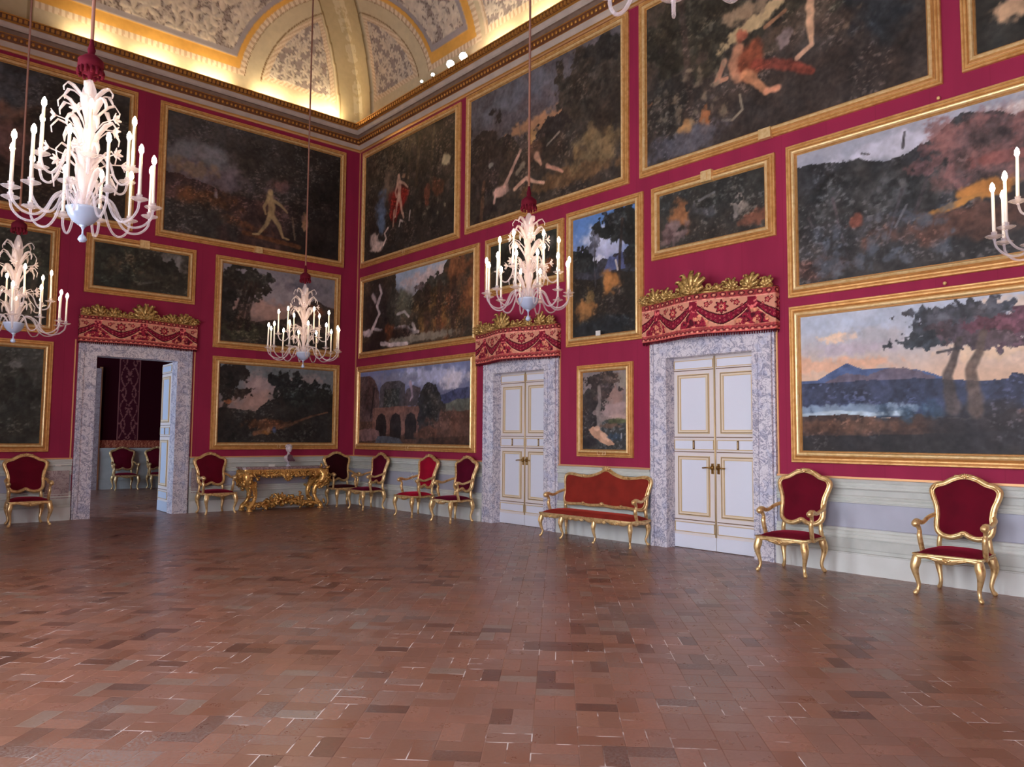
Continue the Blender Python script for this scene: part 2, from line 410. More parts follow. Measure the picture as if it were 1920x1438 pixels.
def grid_mesh(name, P3, cols, material, parent=None, smooth=True, flip=False):
    ny, nx = P3.shape[:2]; me = bpy.data.meshes.new(name)
    nf = (ny-1)*(nx-1); idx = np.arange(ny*nx).reshape(ny, nx)
    a, b, c, d = idx[:-1,:-1].ravel(), idx[:-1,1:].ravel(), idx[1:,1:].ravel(), idx[1:,:-1].ravel()
    q = np.stack([a,b,c,d] if not flip else [a,d,c,b], 1).ravel().astype(np.int32)
    me.vertices.add(ny*nx); me.vertices.foreach_set('co', P3.reshape(-1).astype(np.float32))
    me.loops.add(nf*4); me.loops.foreach_set('vertex_index', q)
    me.polygons.add(nf); me.polygons.foreach_set('loop_start', np.arange(0, nf*4, 4, dtype=np.int32))
    me.polygons.foreach_set('use_smooth', np.full(nf, smooth))
    me.update(calc_edges=True)
    x = np.clip(cols, 0, 255)/255; l = np.where(x <= .04045, x/12.92, ((x+.055)/1.055)**2.4)
    at = me.color_attributes.new('col', 'FLOAT_COLOR', 'POINT')
    at.data.foreach_set('color', np.concatenate([l.reshape(-1,3), np.ones((ny*nx,1))], 1).ravel().astype(np.float32))
    me.materials.append(material)
    o = bpy.data.objects.new(name, me); C.objects.link(o)
    if parent is not None: o.parent = parent
    return o
# ------------------------------------------------------------------ room shell
XL, YN, ZW = -11.6, -22.0, 9.25
RZR = -PI/2      # objects on the right wall: local +X runs towards the viewer's right, local -Y into the room
def wall_mesh(name, ranges, horiz, fixed, openings, material, z1=ZW, th=.25, sign=1):
    mb = MB(); a0, a1 = ranges; cuts = sorted(openings)
    def bx(p, q, z0, z1_):
        if q-p < 1e-6 or z1_-z0 < 1e-6: return
        f0, f1 = (fixed, fixed+sign*th) if sign > 0 else (fixed-th, fixed)
        if horiz == 'x': mb.box(p, q, f0, f1, z0, z1_)
        else: mb.box(f0, f1, p, q, z0, z1_)
    p = a0
    for o0, o1, oz0, oz1 in cuts:
        bx(p, o0, 0, z1); bx(o0, o1, oz1, z1); bx(o0, o1, 0, oz0); p = o1
    bx(p, a1, 0, z1); return mb.build(name, material, kind='structure')
D1 = (-5.68, -4.15, 3.13); D2 = (-6.67, -5.25, 2.83); D3 = (-10.73, -9.26, 2.83)
wall_mesh('wall_back', (XL-.25, .25), 'x', 0, [(D1[0], D1[1], 0, D1[2])], M['silk'])
wall_mesh('wall_right', (YN, 0), 'y', 0, [(D3[0], D3[1], 0, D3[2]), (D2[0], D2[1], 0, D2[2])], M['silk'])
WINS = [-8.6, -12.2, -15.8, -19.4]
wall_mesh('wall_left', (YN, 0), 'y', XL, [(y-.85, y+.85, .9, 5.2) for y in WINS], M['silk'], sign=-1)
wall_mesh('wall_near', (XL-.25, .25), 'x', YN, [], M['silk'], sign=-1)
for i, y in enumerate(WINS):
    wn_ = struct('window_%d' % (i+1), (XL, y, .9))
    mb = MB()
    for a in (-.85, -.03, .79): mb.box(-.16, -.08, a, a+.06, 0, 4.3)
    for z in (0, 1.4, 2.8, 4.24): mb.box(-.16, -.08, -.85, .85, z, z+.06)
    mb.build('window_frame', M['door_cream'], wn_)
    mb = MB(); mb.box(-.22, -.2, -.85, .85, 0, 4.3); mb.build('window_pane', M['window'], wn_)
mb = MB(); mb.box(XL-.3, .3, YN-.3, 8.6, -.2, 0); mb.build('floor', M['floor'], kind='structure')

# ---- next room, seen through the open doorway
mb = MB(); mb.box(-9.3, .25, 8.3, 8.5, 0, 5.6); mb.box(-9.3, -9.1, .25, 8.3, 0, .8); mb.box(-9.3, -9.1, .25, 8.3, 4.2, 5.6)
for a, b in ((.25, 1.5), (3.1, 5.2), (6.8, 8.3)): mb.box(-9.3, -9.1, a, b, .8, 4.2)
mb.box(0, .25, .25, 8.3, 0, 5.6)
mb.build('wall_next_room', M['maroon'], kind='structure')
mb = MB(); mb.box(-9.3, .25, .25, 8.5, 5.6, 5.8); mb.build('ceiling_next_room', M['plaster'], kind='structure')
for i, (a, b) in enumerate(((1.5, 3.1), (5.2, 6.8))):
    wn_ = struct('window_%d' % (i+5), (-9.1, (a+b)/2, .8))
    mb = MB(); mb.box(-.18, -.16, -.8, .8, 0, 3.4); mb.build('window_pane', M['window2'], wn_)
    mb = MB()
    for q in (-.8, -.03, .74): mb.box(-.14, -.08, q, q+.06, 0, 3.4)
    for z in (0, 1.6, 3.34): mb.box(-.14, -.08, -.8, .8, z, z+.06)
    mb.build('window_frame', M['door_cream'], wn_)
mb = MB()   # wainscot of the next room
for z0, z1, d in ((0,.24,.06),(.24,.27,.075),(.27,.95,.04),(.36,.86,.05),(.95,1.0,.07),(1.0,1.1,.05),(1.1,1.2,.08)): mb.box(-9.1, 0, 8.3-d, 8.3, z0, z1)
mb.build('trim_11', M['sage'], kind='structure')
def damask(X, Z, W, base, fig):
    c = np.ones(X.shape+(3,))*np.array(base, float); P_ = .95
    zz = (Z/P_)-np.floor(Z/P_); x = np.abs(X)/(W/2)
    og = np.abs(x-(.30+.34*np.cos(2*PI*zz))) < .09; og2 = np.abs(x-(.55-.25*np.cos(2*PI*zz))) < .06
    fl = (np.hypot(x, (zz-.5)*2.2) < .34) & (np.cos(6*np.arctan2((zz-.5)*2.2, x)) > -.2); fl2 = np.hypot(x-.85, (zz-.0)*3) < .2; ed = (x > .93)
    n = fbm(X*25, Z*25, 3) > .4
    c[(og | og2 | fl | fl2) & n] = fig; c[ed] = fig; return c
def flat_grid(x0, x1, z0, z1, y, res):
    nx, nz = int((x1-x0)/res)+2, int((z1-z0)/res)+2
    X, Z = np.meshgrid(np.linspace(x0, x1, nx), np.linspace(z0, z1, nz)); return X, Z, np.stack([X, np.full(X.shape, y), Z], -1)
X, Z, P3 = flat_grid(-3.16, -2.57, 1.43, 5.3, 8.29, .02)
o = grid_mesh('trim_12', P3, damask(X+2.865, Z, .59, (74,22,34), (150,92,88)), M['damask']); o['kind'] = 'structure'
X, Z, P3 = flat_grid(-3.6, -.4, 1.21, 1.43, 8.28, .02)
o = grid_mesh('trim_13', P3, damask(((X*2) % .4)-.2, Z*3, .4, (150,70,52), (206,130,96)), M['damask']); o['kind'] = 'structure'
mb = MB(); mb.box(-4.4, -3.66, 8.18, 8.3, 0, 3.52); mb.box(-3.68, -3.62, 8.2, 8.3, 0, 3.56, 1)
mb.build('trim_14', [M['marble_pink'], M['fillet']], kind='structure')

# ---- vault
R0, Z0, D0 = 2.3, 9.2, .05
def leaves(U, Sg, cell=.2, seed=5):
    best = np.full(U.shape, -1.); gi, gj = np.floor(U/cell).astype(int), np.floor(Sg/cell).astype(int)
    for di in (-1,0,1):
        for dj in (-1,0,1):
            i, j = gi+di, gj+dj
            cx = (i+.5+(_T[i % 256, (j+seed) % 256]-.5)*.7)*cell; cy = (j+.5+(_T[(i+90) % 256, (j+seed*3) % 256]-.5)*.7)*cell
            ph = _T[(i+31) % 256, (j+77) % 256]*6.28; dx, dy = U-cx, Sg-cy; r = np.hypot(dx, dy); a = np.arctan2(dy, dx)+ph+r*5
            pet = np.abs(np.cos(2.5*a)); rr = cell*(.22+.45*pet); best = np.maximum(best, np.where(r < rr, 1-(r/rr)**2, -1)*(.5+.5*pet))
    return np.clip(best, 0, 1)
def vault_paint(U, Sg, INW, right):
    c = np.zeros(U.shape+(3,)); h = np.zeros(U.shape)
    n1 = fbm(U*1.3, Sg*1.3, 2); n2 = fbm(U*14, Sg*14, 4)
    def put(m, col, v=.08): 
        c[m] = (np.array(col)*(1+(n1[m][:,None]-.5)*v*2+(n2[m][:,None]-.5)*v))
    lf = leaves(U, Sg); lf2 = np.clip(leaves(U*.5, Sg*.5, .2, 11)*.9+.3*lf, 0, 1)
    def stucco(m, big):
        l = (lf2 if big else lf)[m][:,None]; l = sst(l, .03, .35)
        c[m] = np.array((150,138,132))*(1-l)+np.array((202,190,172))*l; ll = (lf2 if big else lf)[m]; ol_ = (ll > .005) & (ll < .09); cm = c[m]; cm[ol_] = (112,98,88); c[m] = cm; c[m] *= (1+(n2[m][:,None]-.5)*.25)
        h[m] += (lf2 if big else lf)[m]*(.02 if big else .014)
    CR, YE, GR, LN = (200,186,154), (218,166,82), (158,150,150), (128,98,66)
    put(np.ones(U.shape, bool), CR)
    r = np.hypot(U, Sg-.2)
    egg = lambda q: (np.sin(q*2*PI/.11) > -.2)
    L1 = 4.67 if right else 7.0
    inbay = (U > 0) & (U < L1)
    # plain mouldings above the lit band
    mould = (Sg > .36) & (Sg < .48)
    def moulding(m, q): 
        put(m, (196,170,140)); put(m & egg(q), (222,204,176))
    out = inbay & (r > 3.0)
    moulding(out & mould, U); moulding(out & (r < 3.12) & (Sg > .36), np.arctan2(Sg, U)*3)
    core = out & (r > 3.12) & (Sg > .48)
    put(core, YE); h[core] -= .0
    e1 = L1-.2
    bd = core & (r > 3.24) & (Sg > .70) & (U < e1); put(bd, GR); h[bd] += .02
    pn = core & (r > 3.36) & (Sg > .82) & (U < e1-.1); stucco(pn, True)
    # fan at the corner
    fan = (r <= 3.0) & (Sg > .0); inner = fan & (r < 2.58) & (Sg > .42) & (U > INW+.72); 
    moulding(inner, U+Sg); p2 = inner & (r < 2.46) & (Sg > .52) & (U > INW+.84); stucco(p2, False)
    for d_ in (np.abs(r-3.0), np.abs(r-2.62)): put(fan & (d_ < .015) & (Sg > .36) & (U > INW+.6), LN)
    # the rib on the mitre
    rib = (U-INW < .66); put(rib, (186,170,132)); h[rib] += .06
    put(rib & (np.abs((U-INW)-.64) < .02), (140,120,84)); put(rib & ((U-INW) < .26) & (fbm(U*9, Sg*9, 6) > .5), (204,192,158))
    # the next bays
    if right:
        moulding((U > L1) & (U < 4.82) & (Sg > .36), Sg)
        nx_ = (U > 4.95) & (U < 8.6) & (Sg > .42); moulding(nx_, U); stucco((U > 5.06) & (U < 8.49) & (Sg > .54), False)
        fa = (U > 8.8); moulding(fa & mould, U); put(fa & (Sg > .48), YE); bd = fa & (Sg > .7) & (U > 9.0); put(bd, GR); stucco(bd & (Sg > .82) & (U > 9.1), True)
    else:
        put((U > L1) & (U < 7.1), (150,132,100)); put((U >= 7.1), (186,172,140))
    put(Sg < .02, (176,120,60))
    return c, h
def cove_piece(name, right, u0, u1, res, L):
    th = np.linspace(0, PI/2, int(3.6/res)+1)
    INW = R0*(1-np.cos(th)); Zc = R0*np.sin(th); Sg = th*R0
    nt_ = int((u1-u0)/res)+2; t = np.linspace(0, 1, nt_)
    a = (INW+D0) if u0 == 0 else np.full(th.shape, u0); b = np.full(th.shape, float(u1)) if u1 < L else L-(INW+D0)
    U = a[:,None]+(b-a)[:,None]*t[None,:]; SG = np.repeat(Sg[:,None], nt_, 1); I = np.repeat(INW[:,None], nt_, 1); ZZ = np.repeat(Zc[:,None], nt_, 1)
    c, h = vault_paint(U, SG, I, right)
    nx_, nz_ = np.cos(SG/R0), -np.sin(SG/R0)      # inward normal of the cove
    inw = I+D0+h*nx_; z = Z0+ZZ+h*nz_
    P3 = np.stack([-inw, -U, z], -1) if right else np.stack([-U, -inw, z], -1)
    o = grid_mesh(name, P3, c, M['vault'], flip=not right); o['kind'] = 'structure'; return o
cove_piece('ceiling', False, 0, 8.2, .02, 11.6)
cove_piece('ceiling_1', False, 8.2, 11.6, .08, 11.6)
cove_piece('ceiling_2', True, 0, 9.6, .02, 22)
cove_piece('ceiling_3', True, 9.6, 22, .08, 22)
mb = MB(); mb.box(XL, 0, YN, 0, 11.5, 11.7)
prof = [(0, 9.2)]+[(R0*(1-math.cos(a*PI/16)), 9.2+R0*math.sin(a*PI/16)) for a in range(9)]
for i in range(len(prof)-1):
    (a, z0), (b, z1) = prof[i], prof[i+1]
    mb.add([(XL+a, YN+a, z0), (XL+a, 0-a, z0), (XL+b, -b, z1), (XL+b, YN+b, z1)], [(0,1,2,3)], 0, True)
    mb.add([(XL+a, YN+a, z0), (-a, YN+a, z0), (-b, YN+b, z1), (XL+b, YN+b, z1)], [(3,2,1,0)], 0, True)
mb.build('ceiling_4', M['plaster'], kind='structure', normals=False)

# ---- cornice
def ring_sweep(name, prof, mats, idx, rect=(XL, 0, YN, 0)):
    x0, x1, y0, y1 = rect; mb = MB(); n = len(prof); v = []
    for p, z in prof: v += [(x0+p, y0+p, z), (x1-p, y0+p, z), (x1-p, y1-p, z), (x0+p, y1-p, z)]
    for i in range(n-1):
        for k in range(4):
            mb.add([v[i*4+k], v[i*4+(k+1) % 4], v[(i+1)*4+(k+1) % 4], v[(i+1)*4+k]], [(0,1,2,3)], idx[i])
    return mb.build(name, mats, kind='structure')
cp = [(0,8.62),(.03,8.62),(.03,8.65),(.045,8.66),(.07,8.70),(.09,8.735),(.10,8.74),(.115,8.77),(.14,8.83),(.15,8.85),(.165,8.86),(.17,8.93),(.20,8.94),(.225,8.965),(.24,9.02),(.255,9.03),(.29,9.05),(.33,9.12),(.345,9.125),(.345,9.15),(.02,9.17)]
ci = [3,3,0,0,0,3,4,4,4,3,1,1,0,0,0,3,4,4,3,3]
ring_sweep('trim_1', cp, [M['stone'], M['stone_dark'], M['stone'], M['cornice_gold'], M['cornice_brown']], ci)
mb = MB()
def along(right, u, p, z): return (-p, -u, z) if right else (-u, -p, z)
for right, L in ((False, 10.0), (True, 14.5)):
    u = .14
    while u < L:
        mb.ball(along(right, u, .128, 8.80), (.022,.034,.038) if right else (.034,.022,.038), 6, 4)
        u += .095
    u = .34
    while u < L:
        q = along(right, u, .318, 9.085); e = (.02,.026,.032) if right else (.026,.02,.032)
        mb.box(q[0]-e[0], q[0]+e[0], q[1]-e[1], q[1]+e[1], q[2]-e[2], q[2]+e[2]); u += .085
mb.build('trim_2', M['cornice_gold'], kind='structure')

# ---- wainscot
wp = [(0,.085),(.235,.085),(.24,.095),(.25,.095),(.255,.062),(.29,.06),(.30,.066),(.405,.066),(.41,.056),(.42,.056),(.425,.068),(.44,.07),(.455,.062),(.46,.05),(.468,.05),(.472,.064),(.49,.066),(.50,.056),(.505,.044),(.512,.044),(.516,.056),(.53,.056),(.54,.04),(.545,.02),(.835,.02),(.84,.042),(.852,.046),(.858,.034),(.866,.03),(.87,.046),(.888,.05),(.894,.036),(.90,.03),(.905,.046),(.92,.05),(.928,.034),(.935,.024),(1.0,.024),(1.005,.044),(1.02,.058),(1.035,.05),(1.04,.036),(1.048,.036),(1.052,.056),(1.075,.062),(1.085,.05),(1.09,.062),(1.125,.082),(1.13,.05)]
wi = []
for i in range(len(wp)-1):
    z = (wp[i][0]+wp[i+1][0])/2
    wi.append(2 if z < .25 else 0 if z < .42 else 1 if z < .54 else 3 if z < .838 else 1 if z < .93 else 0 if z < 1.002 else 1)
def wainscot(name, right, segs, mats=None):
    mb = MB()
    for u0, u1 in segs:
        for i in range(len(wp)-1):
            (z0, d0), (z1, d1) = wp[i], wp[i+1]
            mb.add([along(right, u0, d0, z0), along(right, u1, d0, z0), along(right, u1, d1, z1), along(right, u0, d1, z1)], [(0,1,2,3)], wi[i])
        for u in (u0, u1):
            pts = [along(right, u, d, z) for z, d in wp]+[along(right, u, 0, 1.13), along(right, u, 0, 0)]; mb.add(pts, [tuple(range(len(pts)))], 0)
    mb.build(name, [M['sage'], M['wains_light'], M['plinth'], M['lavender']], kind='structure')
wainscot('baseboard_back', False, [(0, 3.84), (5.99, 11.6)])
wainscot('baseboard_right', True, [(0, 4.95), (6.97, 8.96), (11.03, 22)])
mb = MB()      # gilt fillets edging the silk
def fil(right, u0, u1, z0, z1, d=.018):
    a, b = along(right, u0, 0, z0), along(right, u1, d, z1); mb.box(min(a[0],b[0]), max(a[0],b[0]), min(a[1],b[1]), max(a[1],b[1]), z0, z1)
for r_, segs in ((False, [(0,3.84),(5.99,11.6)]), (True, [(0,4.95),(6.97,8.96),(11.03,22)])):
    for a, b in segs: fil(r_, a, b, 1.13, 1.155, .03)
    for u in ((3.80, 6.01) if not r_ else (4.92, 6.98, 8.93, 11.04)): fil(r_, u, u+.022, 1.15, 3.4 if not r_ else 3.1)
    fil(r_, 0.0, 22 if r_ else 11.6, 8.585, 8.62, .03)
fil(True, .0, .03, 1.15, 8.6, .02)
mb.build('trim_3', M['fillet'], kind='structure')
# faux marble panels and painted ornaments on the wainscot
mb = MB()
for x0, x1 in ((-6.42, -6.03), (-3.80, -3.66)): mb.box(x0, x1, -.065, -.02, .36, .92)
mb.build('trim_4', M['marble_pink'], kind='structure')
rr = random.Random(3)
def ornament(name, right, u, z, n, sz):
    mb = MB()
    for k in range(n):
        a = rr.uniform(0, 2*PI); r = sz*rr.random()**.6; q = along(right, u+math.cos(a)*r*1.3, .03, z+math.sin(a)*r)
        mb.ball(q, (.006,.018,.013) if right else (.018,.006,.013), 6, 4)
    for k in range(5):
        a = 2*PI*k/5; q = along(right, u+math.cos(a)*.035, .034, z+math.sin(a)*.035); mb.ball(q, .02, 6, 4)
    mb.build(name, M['wains_light'], kind='structure')
ornament('trim_5', True, 13.95, .68, 26, .11); ornament('trim_6', True, 2.55, .74, 22, .1)

# ------------------------------------------------------------------ doors
def ushape(x0, x1, zt, t0, t1):
    return [(x0+t0,0),(x0+t0,zt-t0),(x1-t0,zt-t0),(x1-t0,0),(x1-t1,0),(x1-t1,zt-t1),(x0+t1,zt-t1),(x0+t1,0)]
def marble_frame(par, w, h, bw=.30, dep=.25):
    x0, x1, zt = -w/2-bw, w/2+bw, h+bw; mb = MB()
    mb.prism(ushape(x0, x1, zt, 0, .03), -.045, 0); mb.prism(ushape(x0, x1, zt, .03, .09), -.085, 0)
    mb.prism(ushape(x0, x1, zt, .09, .235), -.06, 0); mb.prism(ushape(x0, x1, zt, .235, bw), -.075, 0)
    mb.prism(ushape(x0, x1, zt, bw-.001, bw+.02), -.075, dep)
    return mb.build('marble_frame', M['marble'], par)
ZP = [(.035,.195,'plain'),(.25,.37,'flat'),(.50,1.33,'tall'),(1.455,1.575,'flat'),(1.70,2.535,'tall'),(2.65,2.755,'flat')]
def door_leaf(par, x0, x1, y, H=2.8, white='door_white', handle=1, mirror=1, zscale=1.0):
    # slab with gilt mouldings and sunk panels; front towards -y
    mb = MB(); mb.box(x0+.004, x1-.004, y, y+.045, .006, H); o = mb.build('door_leaf', M['door_cream'], par)
    g = MB(); p = MB(); ln = MB(); zs = zscale
    a, b = x0+.035, x1-.035
    for z0, z1, k in ZP:
        z0 *= zs; z1 *= zs
        if k == 'plain': p.box(x0+.006, x1-.006, y-.006, y, .008, z1)
        elif k == 'flat':
            p.box(a, b, y-.003, y, z0, z1)
            for zz in (z0-.012, z1+.004): g.box(a-.01, b+.01, y-.012, y, zz, zz+.009)
            for xx in (a-.01, b): g.box(xx, xx+.01, y-.012, y, z0-.01, z1+.01)
        else:
            c, d = x0+.115, x1-.115
            p.box(c, d, y-.004, y, z0, z1)
            for i, (t, dd) in enumerate(((0,.022),(.010,.014),(.018,.020),(.044,.012))):  # second ring is dark: groove shade put into the colour
                t2 = t+(.010,.008,.026,.010)[i]
                o4 = [(c-.02+t, z0-.02+t), (d+.02-t, z0-.02+t), (d+.02-t, z1+.02-t), (c-.02+t, z1+.02-t)]
                i4 = [(c-.02+t2, z0-.02+t2), (d+.02-t2, z0-.02+t2), (d+.02-t2, z1+.02-t2), (c-.02+t2, z1+.02-t2)]
                v = [(q[0], y-dd, q[1]) for q in o4+i4]+[(q[0], y, q[1]) for q in o4+i4]
                g.add(v, [(k_, (k_+1) % 4, (k_+1) % 4+4, k_+4) for k_ in range(4)]+[(k_, k_+8, (k_+1) % 4+8, (k_+1) % 4) for k_ in range(4)]+[(k_+4, (k_+1) % 4+4, (k_+1) % 4+12, k_+12) for k_ in range(4)], (0,2,1,0)[i])
    for z in (.41, 1.405, 1.62, 2.61): ln.box(x0+.02, x1-.02, y-.004, y, z*zs, z*zs+.012)
    xm = (x0+x1)/2; ln.box(xm-.016, xm+.016, y-.012, y-.002, 1.45*zs, 1.58*zs); g.box(xm-.006, xm+.006, y-.018, y-.002, 1.47*zs, 1.56*zs)
    p.build('door_panel', M[white], o); g.build('gilt_moulding', [M['door_gilt'], M['door_warm'], M['door_dark']], o); ln.build('moulding_groove', M['door_dark'], o)
    if handle:
        hx = x1-.05 if mirror > 0 else x0+.05; hb = MB()
        hb.lathe([(.0,-.03),(.026,-.03),(.026,.03),(.0,.03)], 10, (hx, y-.012, 1.19)); hb.tube([(hx, y-.01, 1.19), (hx, y-.06, 1.19), (hx-.06*mirror, y-.065, 1.192), (hx-.135*mirror, y-.06, 1.185)], [.011,.011,.009,.011], 8)
        hb.box(hx-.018, hx+.018, y-.014, y, 1.10, 1.25); hb.build('door_handle', M['brass'], o)
    return o
d1 = struct('door_1', (-4.915, 0, 0)); marble_frame(d1, 1.53, 3.13, .29, .25)
# the open leaf of the left doorway, swung into the next room
lf = struct('door_4', (-4.165, .255, 0), -PI/2-.04); door_leaf(lf, -.74, 0, .0, 3.1, 'door_skylit', 0, 1, 3.1/2.8)
d2 = struct('door_2', (0, -5.96, 0), RZR); marble_frame(d2, 1.42, 2.83)
for a in (-1, 1): door_leaf(d2, -.71 if a < 0 else .0, 0 if a < 0 else .71, .13, 2.815, 'door_white', 1, -a)
d3 = struct('door_3', (0, -9.995, 0), RZR); marble_frame(d3, 1.47, 2.83)
for a in (-1, 1): door_leaf(d3, -.735 if a < 0 else .0, 0 if a < 0 else .735, .13, 2.815, 'door_white', 1, -a)
for d in (d2, d3):
    mb = MB(); mb.tube([(0, .118, .2), (0, .118, 2.8)], .013, 8); mb.build('meeting_bead', M['door_gilt'], d)
# dark backing behind the closed doors
mb = MB(); mb.box(.26, .3, -11, -5, 0, 3); mb.build('wall_behind_doors', M['plaster'], kind='structure')

# ------------------------------------------------------------------ pelmets
def valance_paint(Xm, V, L, seed):
    c = np.ones(Xm.shape+(3,))*np.array((218,152,126), float); T = L/3
    k = np.round(Xm/T); xi = np.abs(Xm-k*T)/(T/2); sgn = np.sign(Xm-k*T)
    H_ = .58; Ym = V*H_
    n = fbm(Xm*16, V*9, seed); n2 = fbm(Xm*34, V*20, seed+2)
    def put(m, col): c[m] = np.array(col)*(1+(n2[m][:,None]-.5)*.6)
    def ros(cx, cy, r, m, lobes=6):      # small woven rosette
        dx, dy = Xm-cx, Ym-cy; q = np.hypot(dx, dy)/(r*(1+.22*np.cos(lobes*np.arctan2(dy, dx))))
        put(m & (q < 1), (84,20,32)); put(m & (q < .78), (168,44,62)); put(m & (q < .42), (226,150,122)); put(m & (q < .2), (110,24,40))
    Vb = (V-.17)/.65
    body = (V > .17) & (V < .82)
    zl = .06+.74*xi**1.55; zu = .40+.55*xi**1.5
    tri = body & (Vb < zl-.07) & (xi > .42); put(tri, (150,38,60)); put(tri & (n > .57), (222,146,114)); put(tri & (n < .38), (84,26,38))
    sw = body & (Vb > zl) & (Vb < zu); put(sw, (134,24,52))
    g1 = (Xm/.062); g2 = (Ym/.058); q = np.hypot((g1 % 1-.5), (g2+.5*(np.floor(g1) % 2)) % 1-.5)
    put(sw & (q < .36), (74,16,30)); put(sw & (q < .26), (196,84,92)); put(sw & (q < .12), (100,20,38))
    edge = body & ((np.abs(Vb-zl) < .03) | (np.abs(Vb-zu) < .025)); put(edge, (66,16,26)); put(body & (np.abs(Vb-zl+.045) < .018), (232,168,136))
    put(body & (xi > .84) & (Vb > .56), (142,30,54)); put(body & (xi > .84) & (Vb > .56) & (n2 > .58), (214,110,108))
    for k_ in range(0, 4):
        ros(k_*T, (.17+.65*.70)*H_, .085, body, 8)
        for sg in (-1, 1):
            ros(k_*T+sg*T*.245, (.17+.65*.83)*H_, .040, body, 5); ros(k_*T+sg*T*.335, (.17+.65*.70)*H_, .026, body & ~sw, 4); ros(k_*T+sg*T*.17, (.17+.65*.9)*H_, .022, body, 4)
            ros(k_*T+sg*T*.40, (.17+.65*.16)*H_, .032, body & ~sw, 5)
    bot = (V < .17); put(bot, (176,76,76)); a1 = (Xm/.085) % 1-.5; q = np.hypot(a1, (V-.045)/.12); put(bot & (V > .045) & (q < .5) & (q > .34), (84,22,32)); put(bot & (q < .2), (232,166,138)); put(bot & (V < .035), (214,108,100)); put((V > .152) & (V < .17), (228,140,118))
    top = (V > .82); put(top, (164,66,68)); a1 = (Xm/.125) % 1-.5; q = np.hypot(a1*.125/.045, (V-.925)/.055); put(top & (q < 1), (84,24,34)); put(top & (q < .62), (196,110,94)); put(top & (q < .3), (236,178,140)); put((V > .82) & (V < .85), (240,158,138))
    return c
def pelmet(label, loc, rz, W, z0, z1, depth, seed):
    t_ = thing('pelmet', label, 'pelmet', loc, rz, 'pelmets over the doors')
    def plan(t):      # t 0..1 -> (x, y) serpentine front
        x = (t-.5)*W; b = max(0, .5-.5*math.cos(2*PI*t))**1.15
        return x, -(.10+depth*b)
    nx = int(W/.0065); pts = [plan(i/nx) for i in range(nx+1)]; full = [(pts[0][0], 0)]+pts+[(pts[-1][0], 0)]
    # resample with side returns
    res = [(pts[0][0], -.1*k/8) for k in range(8)]+pts+[(pts[-1][0], -.1*(7-k)/8) for k in range(8)]
    ss_ = [0]; 
    for i in range(1, len(res)): ss_.append(ss_[-1]+math.hypot(res[i][0]-res[i-1][0], res[i][1]-res[i-1][1]))
    L = ss_[-1]; nz = int((z1-z0)/.0075); Xm, V = np.meshgrid(np.array(ss_), np.linspace(0, 1, nz))
    wav = .006*np.sin(Xm*22)+.004*np.sin(Xm*47+1); px = np.array([p[0] for p in res]); py = np.array([p[1] for p in res])
    P3 = np.stack([np.repeat(px[None], nz, 0), np.repeat(py[None], nz, 0)-wav*(1-V), z0+V*(z1-z0)], -1)
    o = grid_mesh('valance', P3, valance_paint(Xm, V, L, seed), M['brocade'], t_)
    md = o.modifiers.new('thickness', 'SOLIDIFY'); md.thickness = .008; md.offset = 1
    fr = MB()
    d_ = 0; 
    for i in range(0, len(res), 5):
        x, y = res[i]; fr.tube([(x, y, z0+.004), (x, y-.002, z0-.018), (x, y-.002, z0-.045)], [.004,.010,.006], 6)
    fr.tube([(x, y-.002, z0-.006) for x, y in res[::3]]+[res[-1]+(z0-.006,)], .007, 6)
    fr.build('fringe', velvet('fringe red', (92,22,34)), t_)
    bd = MB(); top = [(x, y, z1-.005) for x, y in pts]; n = len(top)
    bd.add([(x, y+.004, z1-.01) for x, y in pts]+[(x, 0, z1-.01) for x, y in pts]+[(x, y+.004, z1+.012) for x, y in pts]+[(x, 0, z1+.012) for x, y in pts],
           [(i, i+1, i+1+n, i+n) for i in range(n-1)]+[(i+2*n, i+n*3, i+1+n*3, i+1+2*n) for i in range(n-1)]); bd.build('top_board', M['crest_gilt'], t_)
    cr = MB(); rg = random.Random(seed)
    stp = pts[::12]; cr.tube([(x, y-.005, z1+.012) for x, y in stp], .02, 8); cr.tube([(x, y+.012, z1+.045+.012*math.sin(i*1.3)) for i, (x, y) in enumerate(stp)], .016, 8)
    def fan(t, hgt, nb, spread, lean=0):
        x, y = plan(t); y -= .008
        for k in range(nb):
            f = (k/(nb-1)-.5)*2 if nb > 1 else 0; a = f*spread+lean; hh = hgt*(1-.35*f*f)*rg.uniform(.9,1.08); s1 = math.copysign(1, f+lean*.3+1e-6)
            pth = [(x+math.sin(a)*hh*q+s1*.05*hh*q*q, y-.02-.05*math.sin(q*2.8), z1+.01+math.cos(a)*hh*q*(1-.12*q)) for q in (0,.3,.6,.85,1)]
            e = pth[-1]; pth += [(e[0]+s1*.022, e[1]-.03, e[2]-.004), (e[0]+s1*.03, e[1]-.035, e[2]-.028)]
            w = .036*hgt/.3+.008; cr.blade(pth, [w*.5,w*.9,w*1.1,w*.95,w*.75,w*.6,.004], .014, (math.cos(a),0,-math.sin(a)))
        cr.ball((x, y-.03, z1+.03), (.035,.03,.035), 8, 6)
    def scroll(t, r, dr):
        x, y = plan(t); c_ = [(x+dr*(r*math.cos(q)*(1-q/7)), y-.03, z1+.03+r+r*math.sin(q)*(1-q/7)) for q in [i*.5-1.4 for i in range(14)]]
        cr.tube(c_, [.018]*9+[.016,.014,.012,.01,.008], 7); cr.ball((x, y-.035, z1+.03+r), r*.3, 8, 6)
    fan(.5,.33,7,1.15); fan(.5,.16,6,1.5)
